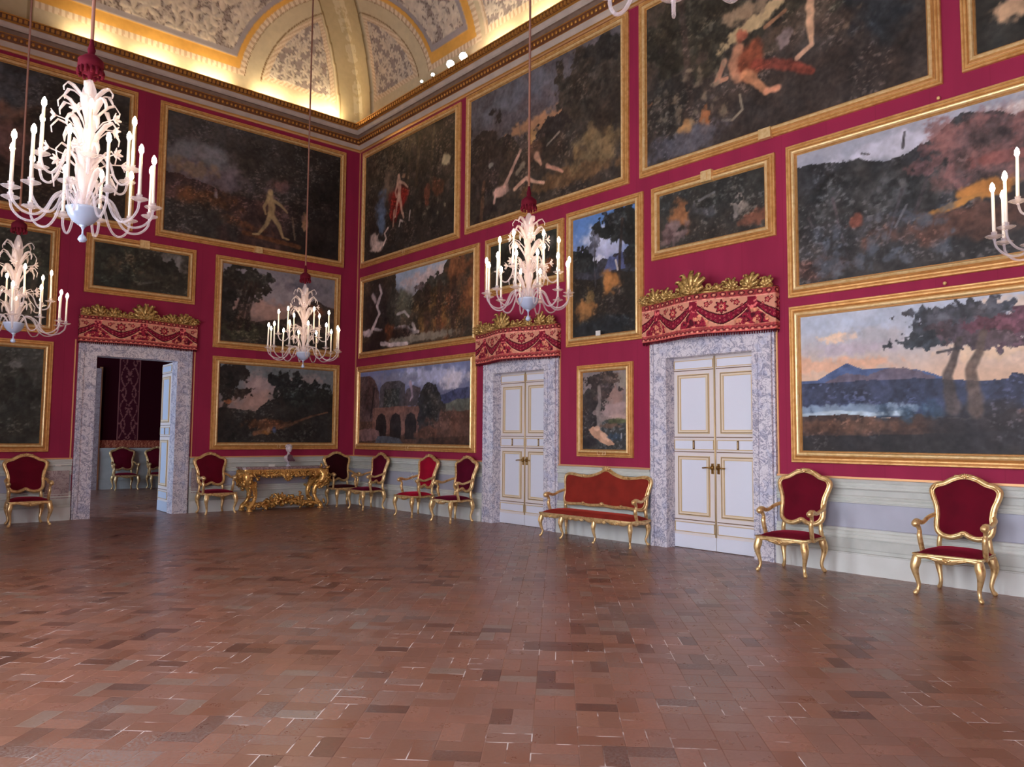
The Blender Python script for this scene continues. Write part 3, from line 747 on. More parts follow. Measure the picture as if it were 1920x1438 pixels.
    for s_ in (-1, 1):
        scroll(.5+s_*.11, .045, s_); fan(.5+s_*.17,.12,4,1.0,s_*.4); scroll(.5+s_*.22,.04,-s_); fan(.5+s_*.26,.19,5,.8,-s_*.3); fan(.5+s_*.35,.24,5,.75,s_*.25); scroll(.5+s_*.31,.05,s_)
        scroll(.5+s_*.40,.04,-s_); fan(.5+s_*.445,.14,4,.9,s_*.2); fan(.5+s_*.475,.15,4,.5,-s_*.1)
        for q in range(7):
            t = .5+s_*(.07+q*.056); x, y = plan(t); cr.blade([(x, y-.02, z1+.02), (x+s_*.05, y-.04, z1+.05), (x+s_*.11, y-.03, z1+.035), (x+s_*.13, y-.04, z1+.055)], [.012,.024,.018,.004], .012, (0,0,1))
    cr.build('carved_crest', M['crest_gilt'], t_)
    return t_
pelmet('brocade pelmet with gilt carved crest over the open doorway', (-4.895, 0, 0), 0, 2.17, 3.37, 3.87, .16, 3)
pelmet('brocade pelmet with gilt carved crest over the small white double door left of the settee', (0, -5.88, 0), RZR, 2.22, 3.02, 3.58, .26, 4)
pelmet('brocade pelmet with gilt carved crest over the larger white double door at right', (0, -9.975, 0), RZR, 2.22, 3.07, 3.64, .26, 5)
# ------------------------------------------------------------------ paintings
FP = [(0,0),(0,.035),(.008,.045),(.02,.045),(.028,.035),(.034,.035),(.042,.05),(.058,.05),(.064,.04),(.075,.045),(.09,.07),(.105,.082),(.12,.078),(.132,.06),(.138,.045),(.146,.045),(.152,.03),(.158,.012)]
def frame_mesh(W, H, k=1.0):
    mb = MB(); hw = W/2
    for i in range(len(FP)-1):
        (t0, d0), (t1, d1) = FP[i], FP[i+1]; t0 *= k; t1 *= k
        idx = 1 if (.09 <= FP[i][0] <= .12) else 2 if FP[i][0] in (.028,.064,.138) else 0  # pale on the torus, dark in hollows: highlight and shade put into colour
        A = [(-hw+t0, -d0, t0), (hw-t0, -d0, t0), (hw-t0, -d0, H-t0), (-hw+t0, -d0, H-t0)]
        B = [(-hw+t1, -d1, t1), (hw-t1, -d1, t1), (hw-t1, -d1, H-t1), (-hw+t1, -d1, H-t1)]
        mb.add(A+B, [(q, (q+1) % 4, (q+1) % 4+4, q+4) for q in range(4)], idx)
    return mb
def painting(label, right, u0, u1, z0, z1, fn, res=.014, seed=1, group=None, k=1.0, clip=None, num=None, knob=False):
    # u measured along the wall from the corner, u0 < u1
    W, H = abs(u1-u0), z1-z0; uc = (u0+u1)/2
    t_ = thing('painting', label, 'painting', (0, -uc, z0) if right else (-uc, 0, z0), RZR if right else 0, group)
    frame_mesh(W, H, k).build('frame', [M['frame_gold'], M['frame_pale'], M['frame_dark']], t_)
    b = .152*k; cv = Cv(W-2*b, H-2*b, res, seed, (44,40,36)); fn(cv); cv.texture(.16, .05)
    P3 = np.stack([cv.X-(W/2-b), np.full(cv.X.shape, -.022), cv.Y+b], -1)
    grid_mesh('canvas', P3, cv.c, M['oil'], t_, smooth=False)
    mb = MB(); mb.box(-W/2+.02, W/2-.02, -.018, 0, .02, H-.02); mb.build('backing', M['frame_dark'], t_)
    if clip == 'top': mb = MB(); mb.box(-.09, .09, -.10, -.02, H-.15*k, H+.01); mb.box(-.02, .02, -.115, -.1, H-.13*k, H-.02); mb.build('gilt_clasp', M['frame_pale'], t_)
    if clip == 'bottom': mb = MB(); mb.box(-.09, .09, -.10, -.02, -.01, .13); mb.build('gilt_clasp', M['frame_pale'], t_)
    if knob: mb = MB(); mb.ball((-W*.12, -.03, H+.04), (.022,.022,.022), 8, 6); mb.tube([(-W*.12, 0, H+.04), (-W*.12, -.03, H+.04)], .008, 6); mb.build('hanging_knob', M['frame_pale'], t_)
    if num:
        cu = bpy.data.curves.new('number', 'FONT'); cu.body = num; cu.size = .10; cu.extrude = .003; cu.align_x = 'CENTER'
        o = bpy.data.objects.new('inventory_number', cu); C.objects.link(o); o.parent = t_; o.location = (0, -.089*1.0, .035); o.rotation_euler = (PI/2, 0, 0); cu.materials.append(M['ink'])
        dg = bpy.context.evaluated_depsgraph_get(); me = bpy.data.meshes.new_from_object(o.evaluated_get(dg)); me.materials.clear(); me.materials.append(M['ink'])
        o2 = bpy.data.objects.new('inventory_number', me); C.objects.link(o2); o2.parent = t_; o2.location = o.location; o2.rotation_euler = o.rotation_euler; bpy.data.objects.remove(o)
    return t_
DK, DG, BR = (46,42,38), (44,48,42), (70,52,40)
FL = (156,124,98)
def figure(c, x, y, s, col=FL, face=1, stride=.5):
    s_w = s; s = s
    # generic striding figure: x,y = hips (0..1), s = height in metres
    a, b = s/c.W, s/c.H; P_ = lambda dx, dy: (x+dx*a*face, y+dy*b)
    c.stroke([P_(0,.0), P_(.02,.15), P_(-.02,.33)], [s*.075,s*.07,s*.085], col, .12, .85, .3)
    c.blob(*P_(-.02,.43), a*.055, b*.065, col, .15, .1)
    c.stroke([P_(0,0), P_(.14*stride*2,-.18), P_(.22*stride*2,-.42)], [s*.06,s*.045,s*.025], col, .12, .85, .3); c.stroke([P_(0,0), P_(-.08,-.22), P_(-.26*stride*1.5,-.44)], [s*.06,s*.04,s*.025], col, .12, .85, .3)
    c.stroke([P_(.22*stride*2,-.42), P_(.32*stride*2,-.44)], s*.02, col, .12, .85, .3); c.stroke([P_(-.26*stride*1.5,-.44), P_(-.38*stride*1.5,-.46)], s*.02, col, .12, .85, .3)
    c.stroke([P_(.02,.3), P_(.2,.22), P_(.34,.1)], [s*.04,s*.03,s*.02], col, .12, .85, .3); c.stroke([P_(-.05,.3), P_(-.14,.12), P_(-.1,-.02)], [s*.04,s*.03,s*.02], col, .12, .85, .3)
def pA(c):
    c.grad((50,42,38), (58,56,56)); c.cloud(.52,.72,.16,.2,(92,96,100)); c.cloud(.58,.62,.14,.12,(128,92,76)); c.cloud(.56,.42,.2,.12,(104,76,72)); c.cloud(.46,.82,.2,.12,(70,72,76))
    c.blob(.85,.6,.25,.5,(40,36,32),.5,.5); c.poly([(0,0),(1,0),(1,.3),(.7,.24),(.4,.3),(0,.26)],(44,36,30),.03)
def pB(c):
    c.grad((62,48,42), (58,56,56)); c.cloud(.16,.62,.2,.16,(112,112,116)); c.cloud(.25,.53,.26,.1,(104,92,98)); c.cloud(.14,.56,.12,.06,(128,106,84),.7); c.cloud(.2,.72,.08,.05,(126,122,126),.7)
    c.poly([(0,0),(1,0),(1,.5),(.6,.42),(.35,.4),(.2,.46),(.05,.49),(0,.5)],(66,50,48),.02); c.blob(.22,.32,.16,.08,(86,58,40),.5); c.blob(.3,.2,.22,.04,(104,68,48),.4,ang=-.15)
    c.blob(.05,.12,.3,.16,(48,46,44),.4); c.blob(.85,.5,.22,.7,(32,28,26),.4,.6); c.blob(.6,.75,.3,.25,(52,48,46),.6,.5,.4)
    c.blob(.63,.58,.05,.06,(104,78,76),.5,.2,.5,.8); c.stroke([(.42,.1),(.75,.06)],.05,(96,62,40),.5)
    figure(c, .57, .31, 1.15, (160,138,100), 1, .6); c.blob(.78,.3,.02,.08,(140,110,84),.4); c.blob(.26,.38,.012,.03,(130,116,120),.4)
    c.stroke([(.7,.32),(.72,.12)],.02,(96,80,66)); c.spots(.5,.95,.3,.7,(84,66,64),10,.07)
def pC(c):
    c.grad((46,44,38), (56,56,50)); c.tree(.75,.6,.3,.3,(44,48,40)); c.blob(.85,.72,.08,.12,(78,84,68),.6,.2,.4,.7); c.stroke([(.9,.1),(.93,.7)],.05,(84,80,66),.4,.6); c.tree(.5,.3,.3,.25,(38,38,34))
def pD(c):
    c.grad((44,42,36),(50,48,42)); c.cloud(.82,.74,.12,.2,(118,114,112)); c.tree(.3,.55,.35,.4,(42,44,38)); c.tree(.72,.5,.2,.3,(42,40,34)); c.stroke([(.3,.9),(.42,.4)],.02,(78,70,54),.5,.5); c.stroke([(.45,.15),(.68,.28)],.02,(84,84,78),.5,.5); c.spots(.1,.9,.2,.8,(70,62,50),14,.06)
def pE(c):
    c.grad((120,98,92),(128,124,130),.1,.9); c.cloud(.45,.72,.35,.16,(150,142,146)); c.cloud(.4,.45,.3,.12,(164,132,120)); c.cloud(.7,.85,.2,.1,(104,100,110))
    c.poly([(0,0),(1,0),(1,.55),(.9,.62),(.82,.68),(.72,.6),(.62,.45),(.5,.36),(.3,.3),(0,.34)],(70,58,52),.03); c.blob(.82,.5,.1,.08,(112,72,52),.6,.2,.4); c.poly([(0,0),(1,0),(1,.3),(.6,.22),(.3,.28),(0,.3)],(48,44,38),.04); c.blob(.2,.16,.22,.12,(62,60,46),.5)
    c.tree(.12,.82,.18,.18,(44,42,38)); c.tree(.3,.86,.12,.1,(48,46,42)); c.tree(.2,.68,.14,.12,(50,46,42)); c.tree(.36,.72,.06,.07,(48,44,40))
    for a in ((.08,.16),(.14,.2),(.22,.24)): c.stroke([(a[0],.18),(a[1]-.02,.42),(a[1]+.04,.8)],[.07,.055,.03],(44,36,32),.25)
    c.stroke([(.16,.3),(.3,.26)],.03,(44,38,32)); c.tree(.04,.5,.08,.3,(40,38,36))
def pF(c):
    c.grad((126,106,104),(108,114,118),.2,.9); c.cloud(.35,.75,.14,.22,(166,142,140)); c.cloud(.3,.5,.2,.14,(160,130,120)); c.cloud(.75,.86,.16,.06,(146,132,130)); c.cloud(.5,.9,.2,.06,(96,104,106))
    c.poly([(0,0),(1,0),(1,.62),(.9,.7),(.7,.66),(.6,.78),(.5,.6),(.4,.52),(.3,.42),(.1,.44),(0,.46)],(42,40,38),.02)
    c.tree(.57,.76,.14,.17,(34,36,36)); c.tree(.78,.72,.1,.12,(36,38,38)); c.tree(.94,.68,.08,.1,(38,40,38)); c.tree(.68,.62,.2,.14,(38,40,38))
    c.tree(.1,.88,.16,.14,(40,36,34)); c.tree(.16,.64,.1,.07,(46,38,34)); c.tree(.04,.75,.08,.2,(36,34,32)); c.stroke([(.02,.3),(.08,.6),(.14,.9)],[.05,.04,.03],(38,34,32)); c.blob(.08,.52,.03,.03,(146,92,62),.5)
    c.blob(.42,.24,.2,.07,(84,56,40),.5,.2); c.stroke([(.3,.12),(.6,.24),(.8,.36),(.95,.42)],[.06,.04,.02,.015],(104,74,56),.4,.8); c.blob(.4,.13,.05,.03,(120,86,50),.5); c.blob(.47,.17,.02,.035,(46,52,72),.4); c.blob(.42,.16,.012,.035,(140,110,84),.4)
def pG(c):
    c.grad((50,52,48),(58,60,56)); c.stroke([(.93,.2),(.96,.75)],.03,(82,84,78),.5,.5); c.stroke([(.82,.1),(.86,.9)],.04,(78,80,74),.5,.5); c.tree(.6,.5,.4,.35,(44,46,42)); c.blob(.84,.82,.04,.03,(92,92,90),.5)
def pH(c):
    c.grad((44,38,34),(64,56,46)); c.tree(.35,.86,.45,.2,(60,52,42)); c.tree(.8,.7,.3,.3,(54,46,40)); c.blob(.3,.62,.09,.13,(104,88,74),.5,.2,.4)
    for x in (.5,.6,.75): c.stroke([(x,.5),(x+.03,.95)],.05,(84,72,52),.5,.5)
    c.blob(.2,.45,.06,.14,(84,92,108),.5); c.blob(.21,.3,.05,.08,(98,112,134),.5); c.blob(.4,.47,.1,.12,(122,36,30),.4); c.blob(.36,.4,.05,.12,(110,34,28),.4)
    figure(c,.41,.5,1.05,(186,148,126),1,.3); c.blob(.46,.66,.02,.02,FL,.3); c.blob(.9,.64,.04,.05,(176,160,126),.4); c.blob(.82,.44,.06,.09,(92,60,44),.5); c.blob(.72,.4,.03,.1,(104,62,46),.4)
    c.blob(.17,.1,.08,.045,(206,178,164),.4); c.blob(.13,.16,.05,.07,(198,172,160),.4); c.stroke([(.24,.1),(.27,.15),(.25,.2),(.29,.24)],.03,(212,186,172),.2); c.stroke([(.42,.22),(.43,.27),(.46,.25)],.025,(176,160,150),.2); c.stroke([(.53,.24),(.54,.32)],.025,(180,166,156),.2)
    c.stroke([(.36,.38),(.35,.24)],.03,(176,140,118)); c.stroke([(.44,.38),(.47,.28)],.03,(176,140,118)); c.spots(.6,.95,.15,.4,(120,112,90),10,.05)
def pI(c):
    c.grad((62,50,42),(84,80,84),.2,.9); c.cloud(.35,.85,.25,.14,(104,104,112)); c.cloud(.45,.7,.3,.1,(92,84,88)); c.cloud(.5,.6,.22,.05,(176,128,92)); c.cloud(.66,.56,.1,.03,(186,120,84)); c.blob(.46,.5,.03,.06,(170,130,86),.4)
    c.poly([(0,0),(1,0),(1,.95),(.86,.9),(.72,.85),(.66,.62),(.58,.5),(.5,.46),(.4,.44),(.3,.58),(.15,.62),(0,.68)],(56,48,42),.03,.25)
    c.tree(.1,.4,.18,.32,(46,38,36)); c.tree(.8,.72,.2,.22,(56,50,44)); c.tree(.6,.52,.1,.06,(46,40,38)); c.tree(.92,.9,.1,.1,(44,42,40)); c.blob(.85,.25,.12,.1,(104,86,62),.7,.12,.5); c.blob(.7,.12,.3,.06,(96,72,50),.5); c.spots(.7,.95,.15,.4,(122,100,70),16,.09)
    c.stroke([(.38,.44),(.33,.34),(.27,.22)],[.035,.04,.05],(190,150,132)); c.blob(.24,.19,.055,.04,(198,156,140),.3); c.stroke([(.2,.18),(.19,.12)],.03,(190,150,134)); c.blob(.48,.4,.05,.07,(84,62,50),.4); c.stroke([(.49,.36),(.52,.28)],[.06,.04],(196,148,122)); c.stroke([(.56,.25),(.63,.2),(.66,.17)],[.04,.035,.03],(190,138,116))
    c.stroke([(.34,.17),(.42,.22),(.48,.17),(.54,.14)],[.04,.045,.035,.03],(206,160,136)); c.stroke([(.36,.28),(.4,.33)],.05,(120,108,92)); c.stroke([(.56,.4),(.64,.46)],.02,(128,116,104)); c.blob(.16,.42,.02,.02,(128,124,116),.4); c.stroke([(.09,.02),(.11,.3)],.05,(92,68,52),.4)
def pJ(c):
    c.grad((56,48,44),(62,54,46)); c.tree(.3,.8,.35,.3,(48,44,36)); c.tree(.8,.8,.3,.3,(50,46,38)); c.blob(.46,.62,.14,.04,(176,150,112),.6,.2,.3,1,.12,.35); c.blob(.42,.7,.08,.05,(140,116,92),.6,.2,.4); c.cloud(.05,.38,.05,.04,(150,104,74)); c.tree(.08,.3,.1,.2,(48,44,40))
    c.stroke([(.16,.95),(.2,.3)],.06,(60,50,44),.4); c.blob(.6,.5,.22,.06,(74,62,52),.4,ang=.3)
    c.stroke([(.4,.5),(.38,.42),(.4,.34)],[.09,.12,.1],(184,128,98)); c.blob(.41,.57,.022,.035,(150,82,62),.3); c.blob(.44,.42,.05,.1,(124,66,46),.4); c.stroke([(.34,.46),(.31,.36),(.35,.36)],[.05,.045,.03],(186,132,104)); c.stroke([(.42,.34),(.45,.3),(.5,.2)],[.08,.07,.045],(196,134,96)); c.stroke([(.5,.2),(.54,.2)],.05,(196,134,104)); c.stroke([(.46,.38),(.58,.3),(.66,.22)],[.07,.08,.05],(120,58,46),.4)
    c.stroke([(.74,.94),(.68,.78),(.6,.68)],[.06,.05,.03],(178,142,106)); c.stroke([(.66,.62),(.655,.5),(.66,.36)],[.07,.06,.035],(190,148,116)); c.stroke([(.66,.36),(.61,.32)],.035,(192,148,120)); c.stroke([(.73,.62),(.82,.56),(.85,.5)],[.05,.04,.025],(176,136,108)); c.blob(.72,.75,.07,.1,(62,74,58),.6,.15)
    c.stroke([(.5,.56),(.57,.6)],.03,(150,108,80)); c.blob(.57,.46,.025,.05,(130,112,108),.5); c.stroke([(.4,.24),(.41,.15),(.37,.11),(.33,.13)],.018,(150,136,116)); c.blob(.18,.16,.03,.05,(170,128,84),.6,.1); c.blob(.26,.16,.02,.07,(150,96,62),.6,.1); c.spots(.05,.35,.15,.5,(128,112,92),26,.05); c.spots(.72,.95,.35,.5,(168,140,112),16,.035); c.blob(.88,.6,.1,.3,(40,42,44),.5); c.blob(.15,.08,.2,.08,(76,74,80),.6,.2,.4)
def pK(c):
    c.grad((44,42,38),(52,48,42)); c.blob(.12,.16,.06,.05,(178,142,110),.5,.15); c.stroke([(.17,.12),(.2,.2)],.05,(176,140,112)); c.blob(.3,.3,.06,.06,(170,140,110),.5); c.spots(.3,.9,.2,.8,(110,96,76),12,.1)
def pL(c):
    c.grad((122,130,140),(150,162,180),.5,1); c.cloud(.62,.82,.2,.1,(188,164,160)); c.cloud(.76,.9,.12,.08,(196,176,170)); c.cloud(.45,.7,.08,.08,(150,142,142))
    c.poly([(0,0),(1,0),(1,1),(.82,1),(.76,.86),(.7,.8),(.6,.78),(.52,.66),(.42,.58),(.38,.68),(.34,.82),(.32,1),(0,1)],(62,52,42),.02)
    c.blob(.15,.5,.16,.5,(46,38,36),.3); c.blob(.32,.5,.07,.35,(56,52,46),.4); c.blob(.43,.55,.08,.18,(74,72,60),.4); c.tree(.58,.74,.06,.05,(92,80,80)); c.tree(.72,.68,.12,.14,(56,52,44)); c.blob(.9,.6,.12,.45,(110,70,46),.6); c.blob(.66,.45,.12,.2,(88,66,42),.7,.2); c.blob(.78,.25,.14,.18,(112,66,42),.7,.2); c.blob(.28,.22,.06,.12,(104,60,40),.5); c.spots(.5,.98,.15,.6,(130,98,56),24,.12); c.spots(.55,.95,.1,.7,(52,44,38),24,.15)
    for x in (.62,.72,.84): c.stroke([(x,.1),(x+.01,.7)],.1,(64,46,38),.5,.7)
    c.stroke([(.17,.9),(.19,.78),(.15,.62),(.17,.5),(.13,.38),(.1,.3)],[.04,.06,.05,.05,.05,.06],(196,180,180),.6); c.stroke([(.1,.78),(.13,.7)],.06,(170,150,150),.6); c.blob(.06,.26,.05,.05,(180,164,166),.6); c.stroke([(.12,.3),(.2,.26)],.04,(186,170,172),.5)
    c.stroke([(.35,.44),(.42,.46),(.46,.38)],.035,(170,160,158),.5); c.stroke([(.33,.26),(.42,.25),(.48,.18),(.55,.16)],[.04,.05,.08,.04],(176,164,164),.6); c.stroke([(.5,.26),(.52,.2)],.06,(186,170,166),.5); c.blob(.17,.14,.08,.12,(40,30,28),.3); c.blob(.38,.14,.1,.12,(44,32,28),.3)
    c.blob(.56,.08,.3,.05,(128,118,104),.5); c.stroke([(.2,.08),(.3,.04),(.45,.02)],.05,(200,184,184),.5); c.poly([(0,0),(.2,0),(.18,.1),(0,.2)],(40,30,30),.02)
def pM(c):
    c.grad((108,108,132),(112,120,156),.5,1); c.cloud(.7,.86,.2,.1,(178,180,206)); c.cloud(.86,.8,.1,.1,(206,198,208)); c.cloud(.5,.92,.08,.06,(190,190,214)); c.cloud(.35,.86,.2,.08,(126,126,146))
    c.poly([(.6,.4),(1,.4),(1,.72),(.9,.68),(.8,.62),(.7,.62),(.6,.56)],(62,66,92),.015); c.poly([(.66,.3),(1,.3),(1,.56),(.9,.55),(.78,.48),(.66,.46)],(84,86,80),.015)
    c.poly([(0,0),(1,0),(1,.44),(.8,.4),(.66,.42),(.5,.4),(0,.5)],(76,56,48),.02); c.poly([(0,.3),(.2,.3),(.2,.7),(.16,.88),(.1,.94),(0,.92)],(78,62,62),.015); c.stroke([(.12,.35),(.15,.75)],.03,(40,34,36),.4)
    c.poly([(.2,.4),(.46,.4),(.45,.78),(.4,.84),(.27,.84),(.21,.76)],(70,66,70),.01,.2); c.poly([(.44,.5),(.58,.5),(.58,.72),(.52,.76),(.46,.7)],(74,66,70),.02); c.poly([(.24,.48),(.4,.48),(.4,.74),(.26,.74)],(54,54,52),.015); c.stroke([(.5,.8),(.52,.62),(.5,.56)],[.05,.04,.02],(148,128,140),.5)
    c.poly([(.14,.12),(.6,.12),(.6,.48),(.4,.5),(.14,.48)],(110,80,72),.008); 
    for x in (.23,.37,.51): c.poly([(x-.055,.06),(x-.055,.3),(x-.035,.38),(x,.41),(x+.035,.38),(x+.05,.3),(x+.05,.06)],(38,32,32),.005)
    c.poly([(.57,.1),(.76,.1),(.77,.6),(.72,.76),(.64,.78),(.58,.66)],(46,44,46),.03); c.tree(.7,.5,.08,.2,(44,42,40)); c.blob(.85,.24,.18,.14,(86,62,54),.6); c.blob(.66,.12,.1,.1,(92,62,50),.6); c.poly([(0,.1),(.12,.2),(.2,.16),(.22,.06),(.08,.02),(0,.02)],(120,92,90),.02); c.poly([(.04,.0),(.62,0),(.4,.08),(.2,.1)],(74,78,86),.02); c.poly([(.4,0),(1,0),(1,.12),(.6,.08)],(62,46,40),.02)
def pN(c):
    c.grad((52,44,36),(48,50,44)); c.tree(.3,.6,.3,.3,(42,40,34)); c.blob(.82,.25,.12,.14,(150,84,50),.6,.2); c.blob(.8,.75,.14,.12,(88,84,78),.6,.2,.4); c.tree(.7,.5,.2,.2,(44,42,38))
def pO(c):
    c.grad((124,134,168),(86,122,178),.55,1); c.cloud(.45,.8,.28,.08,(196,200,216)); c.cloud(.6,.72,.3,.09,(176,180,204)); c.cloud(.35,.66,.25,.07,(164,166,196)); c.cloud(.7,.86,.1,.05,(206,206,216)); c.cloud(.4,.62,.1,.03,(216,216,226))
    c.poly([(0,0),(1,0),(1,.62),(.7,.64),(.6,.6),(.5,.62),(.35,.56),(.2,.57),(0,.6)],(52,52,58),.02); c.poly([(.5,.5),(.6,.62),(.7,.6),(.8,.64),(.85,.5)],(76,84,120),.01); c.tree(.1,.66,.16,.07,(38,40,40)); c.poly([(0,0),(1,0),(1,.45),(.6,.48),(.3,.46),(0,.56)],(42,38,34),.03)
    c.tree(.8,.88,.34,.13,(36,38,38)); c.tree(.62,.93,.16,.06,(38,40,42)); c.tree(.7,.8,.14,.05,(36,38,38)); c.tree(.12,.62,.26,.10,(38,40,40)); c.tree(.93,.72,.1,.28,(36,36,34)); c.stroke([(.74,.3),(.76,.6),(.8,.9)],[.035,.03,.03],(50,42,38),.3); c.stroke([(.7,.58),(.73,.5)],.02,(186,176,170),.4); c.tree(.36,.76,.10,.08,(96,98,112)); c.stroke([(.38,.4),(.36,.55),(.37,.8)],[.02,.014,.008],(70,66,70),.3)
    c.blob(.62,.42,.14,.09,(150,100,56),.7,.2,.4); c.blob(.22,.22,.12,.1,(140,98,58),.7,.2,.4); c.blob(.3,.33,.06,.06,(106,86,56),.6,.2,.4); c.blob(.75,.2,.2,.1,(36,32,30),.5); c.stroke([(.6,.14),(.7,.12)],.02,(84,76,76),.5); c.blob(.5,.06,.6,.08,(34,38,42),.4)
def pP(c):
    c.grad((52,48,44),(46,46,44)); c.blob(.22,.55,.1,.3,(132,88,58),.6,.2,.3,1,.2,.5); c.blob(.1,.25,.1,.15,(84,66,66),.7,.12); c.spots(.02,.3,.05,.45,(120,100,98),20,.05); c.blob(.45,.6,.1,.2,(66,66,68),.6,.15); c.stroke([(.76,.7),(.74,.3)],.04,(150,140,134),.8,.7); c.spots(.7,.85,.3,.8,(150,138,128),10,.04); c.tree(.6,.75,.3,.2,(44,44,42)); c.blob(.9,.2,.12,.12,(92,60,48),.6); c.stroke([(.4,.72),(.55,.8)],.02,(96,96,98),.5)
def pQ(c):
    c.grad((120,122,130),(150,152,164),.6,1); c.cloud(.3,.86,.2,.08,(184,182,194)); c.cloud(.6,.9,.14,.08,(208,196,188)); c.cloud(.85,.85,.2,.1,(170,170,180)); 
    c.poly([(0,0),(1,0),(1,.8),(.75,.82),(.62,.84),(.56,.8),(.5,.92),(.42,.97),(.36,.86),(.3,.8),(.24,.78),(.18,.84),(.12,.86),(.05,.9),(0,.92)],(54,54,56),.012,.15)
    c.tree(.12,.6,.2,.22,(46,46,46)); c.tree(.3,.56,.14,.16,(52,52,52)); c.tree(.46,.7,.12,.2,(98,74,74)); c.spots(.36,.62,.5,.9,(134,92,88),34,.12); c.spots(.4,.7,.4,.85,(64,56,56),26,.12); c.blob(.5,.62,.06,.04,(126,80,76),.5)
    c.poly([(0,0),(1,0),(1,.36),(.6,.42),(.3,.4),(0,.5)],(48,46,46),.03); c.blob(.46,.44,.06,.06,(176,118,58),.5,.15); c.blob(.38,.36,.08,.025,(166,116,60),.4,.15,.2,1,.15,.25); c.blob(.42,.24,.2,.1,(82,58,50),.5); c.blob(.05,.1,.1,.08,(66,48,44),.5)
    for a in ((.03,.5,.08,.2),(.1,.6,.14,.1),(.28,.55,.24,.2),(.34,.6,.3,.3)): c.stroke([(a[0],a[1]),(a[2],a[3])],[.02,.015],(66,60,62),.5,.8)
    c.spots(.02,.4,.05,.4,(78,82,90),60,.06); c.blob(.16,.4,.02,.05,(112,66,54),.5); c.stroke([(.285,.84),(.29,.95)],[.02,.012],(54,52,54)); c.stroke([(.18,.88),(.2,.86)],.01,(60,56,56)); c.stroke([(.26,.3),(.29,.44)],.012,(120,116,120),.6,.7)
def pS(c):
    c.grad((196,164,140),(168,176,192),.42,.95); c.cloud(.08,.62,.14,.05,(206,160,132)); c.cloud(.14,.74,.1,.05,(168,156,166)); c.cloud(.1,.82,.05,.03,(222,188,158)); c.cloud(.2,.82,.06,.06,(160,156,160)); c.cloud(.47,.66,.1,.06,(212,182,152)); c.cloud(.6,.74,.12,.05,(198,186,180)); c.cloud(.56,.92,.12,.06,(206,182,162)); c.cloud(.75,.7,.16,.08,(168,168,178)); c.cloud(.62,.6,.14,.05,(212,186,166)); c.cloud(.9,.85,.1,.08,(140,150,186)); c.cloud(.85,.6,.12,.05,(200,180,160))
    c.poly([(.0,.48),(.05,.52),(.1,.6),(.13,.63),(.17,.58),(.22,.58),(.3,.56),(.36,.5),(.36,.44),(0,.44)],(72,88,124),.006); c.poly([(.07,.5),(.12,.56),(.18,.53),(.23,.58),(.28,.58),(.34,.5),(.34,.42),(.06,.46)],(98,84,92),.01,.1,.8)
    c.poly([(0,.26),(0,.49),(.1,.5),(.3,.5),(.44,.46),(.6,.48),(.8,.5),(1,.5),(1,.2)],(50,56,76),.01); c.poly([(.44,.3),(.5,.5),(.62,.46),(.8,.46),(.9,.48),(1,.5),(1,.2),(.5,.2)],(46,50,68),.012)
    c.blob(.12,.3,.2,.035,(122,140,160),.5,.3); c.stroke([(0,.26),(.1,.28),(.2,.26),(.28,.27)],.03,(168,184,194),.6); c.blob(.75,.3,.14,.06,(60,74,88),.5)
    c.poly([(0,0),(1,0),(1,.2),(.8,.24),(.5,.26),(.4,.22),(.3,.26),(.22,.23),(.12,.27),(0,.22)],(62,48,44),.012,.15); c.blob(.12,.18,.14,.05,(84,60,48),.5); c.blob(.6,.24,.12,.05,(132,98,86),.4,.2,.2); c.poly([(0,0),(1,0),(1,.12),(.6,.14),(.3,.12),(0,.1)],(40,38,40),.02); c.blob(.46,.18,.12,.14,(40,38,42),.4); c.tree(.92,.5,.12,.1,(50,50,60)); c.blob(.75,.1,.14,.08,(56,54,60),.5)
    c.tree(.36,.84,.085,.1,(58,60,66)); c.tree(.42,.8,.1,.12,(66,56,62)); c.tree(.3,.74,.055,.055,(50,54,60)); c.tree(.52,.82,.1,.075,(88,56,66)); c.tree(.6,.84,.09,.06,(90,58,68)); c.tree(.67,.82,.045,.04,(92,60,68)); c.tree(.52,.7,.05,.04,(76,58,66)); c.tree(.4,.92,.12,.06,(64,64,70)); c.tree(.45,.72,.08,.05,(70,58,62))
    c.stroke([(.4,.74),(.385,.6),(.37,.5),(.38,.3)],[.035,.045,.05,.08],(66,58,56),.3); c.stroke([(.45,.76),(.44,.64),(.42,.54),(.43,.28)],[.04,.05,.055,.09],(78,66,60),.3); c.stroke([(.4,.68),(.35,.66)],.015,(60,56,58)); c.spots(.2,.36,.24,.34,(46,62,78),16,.05)
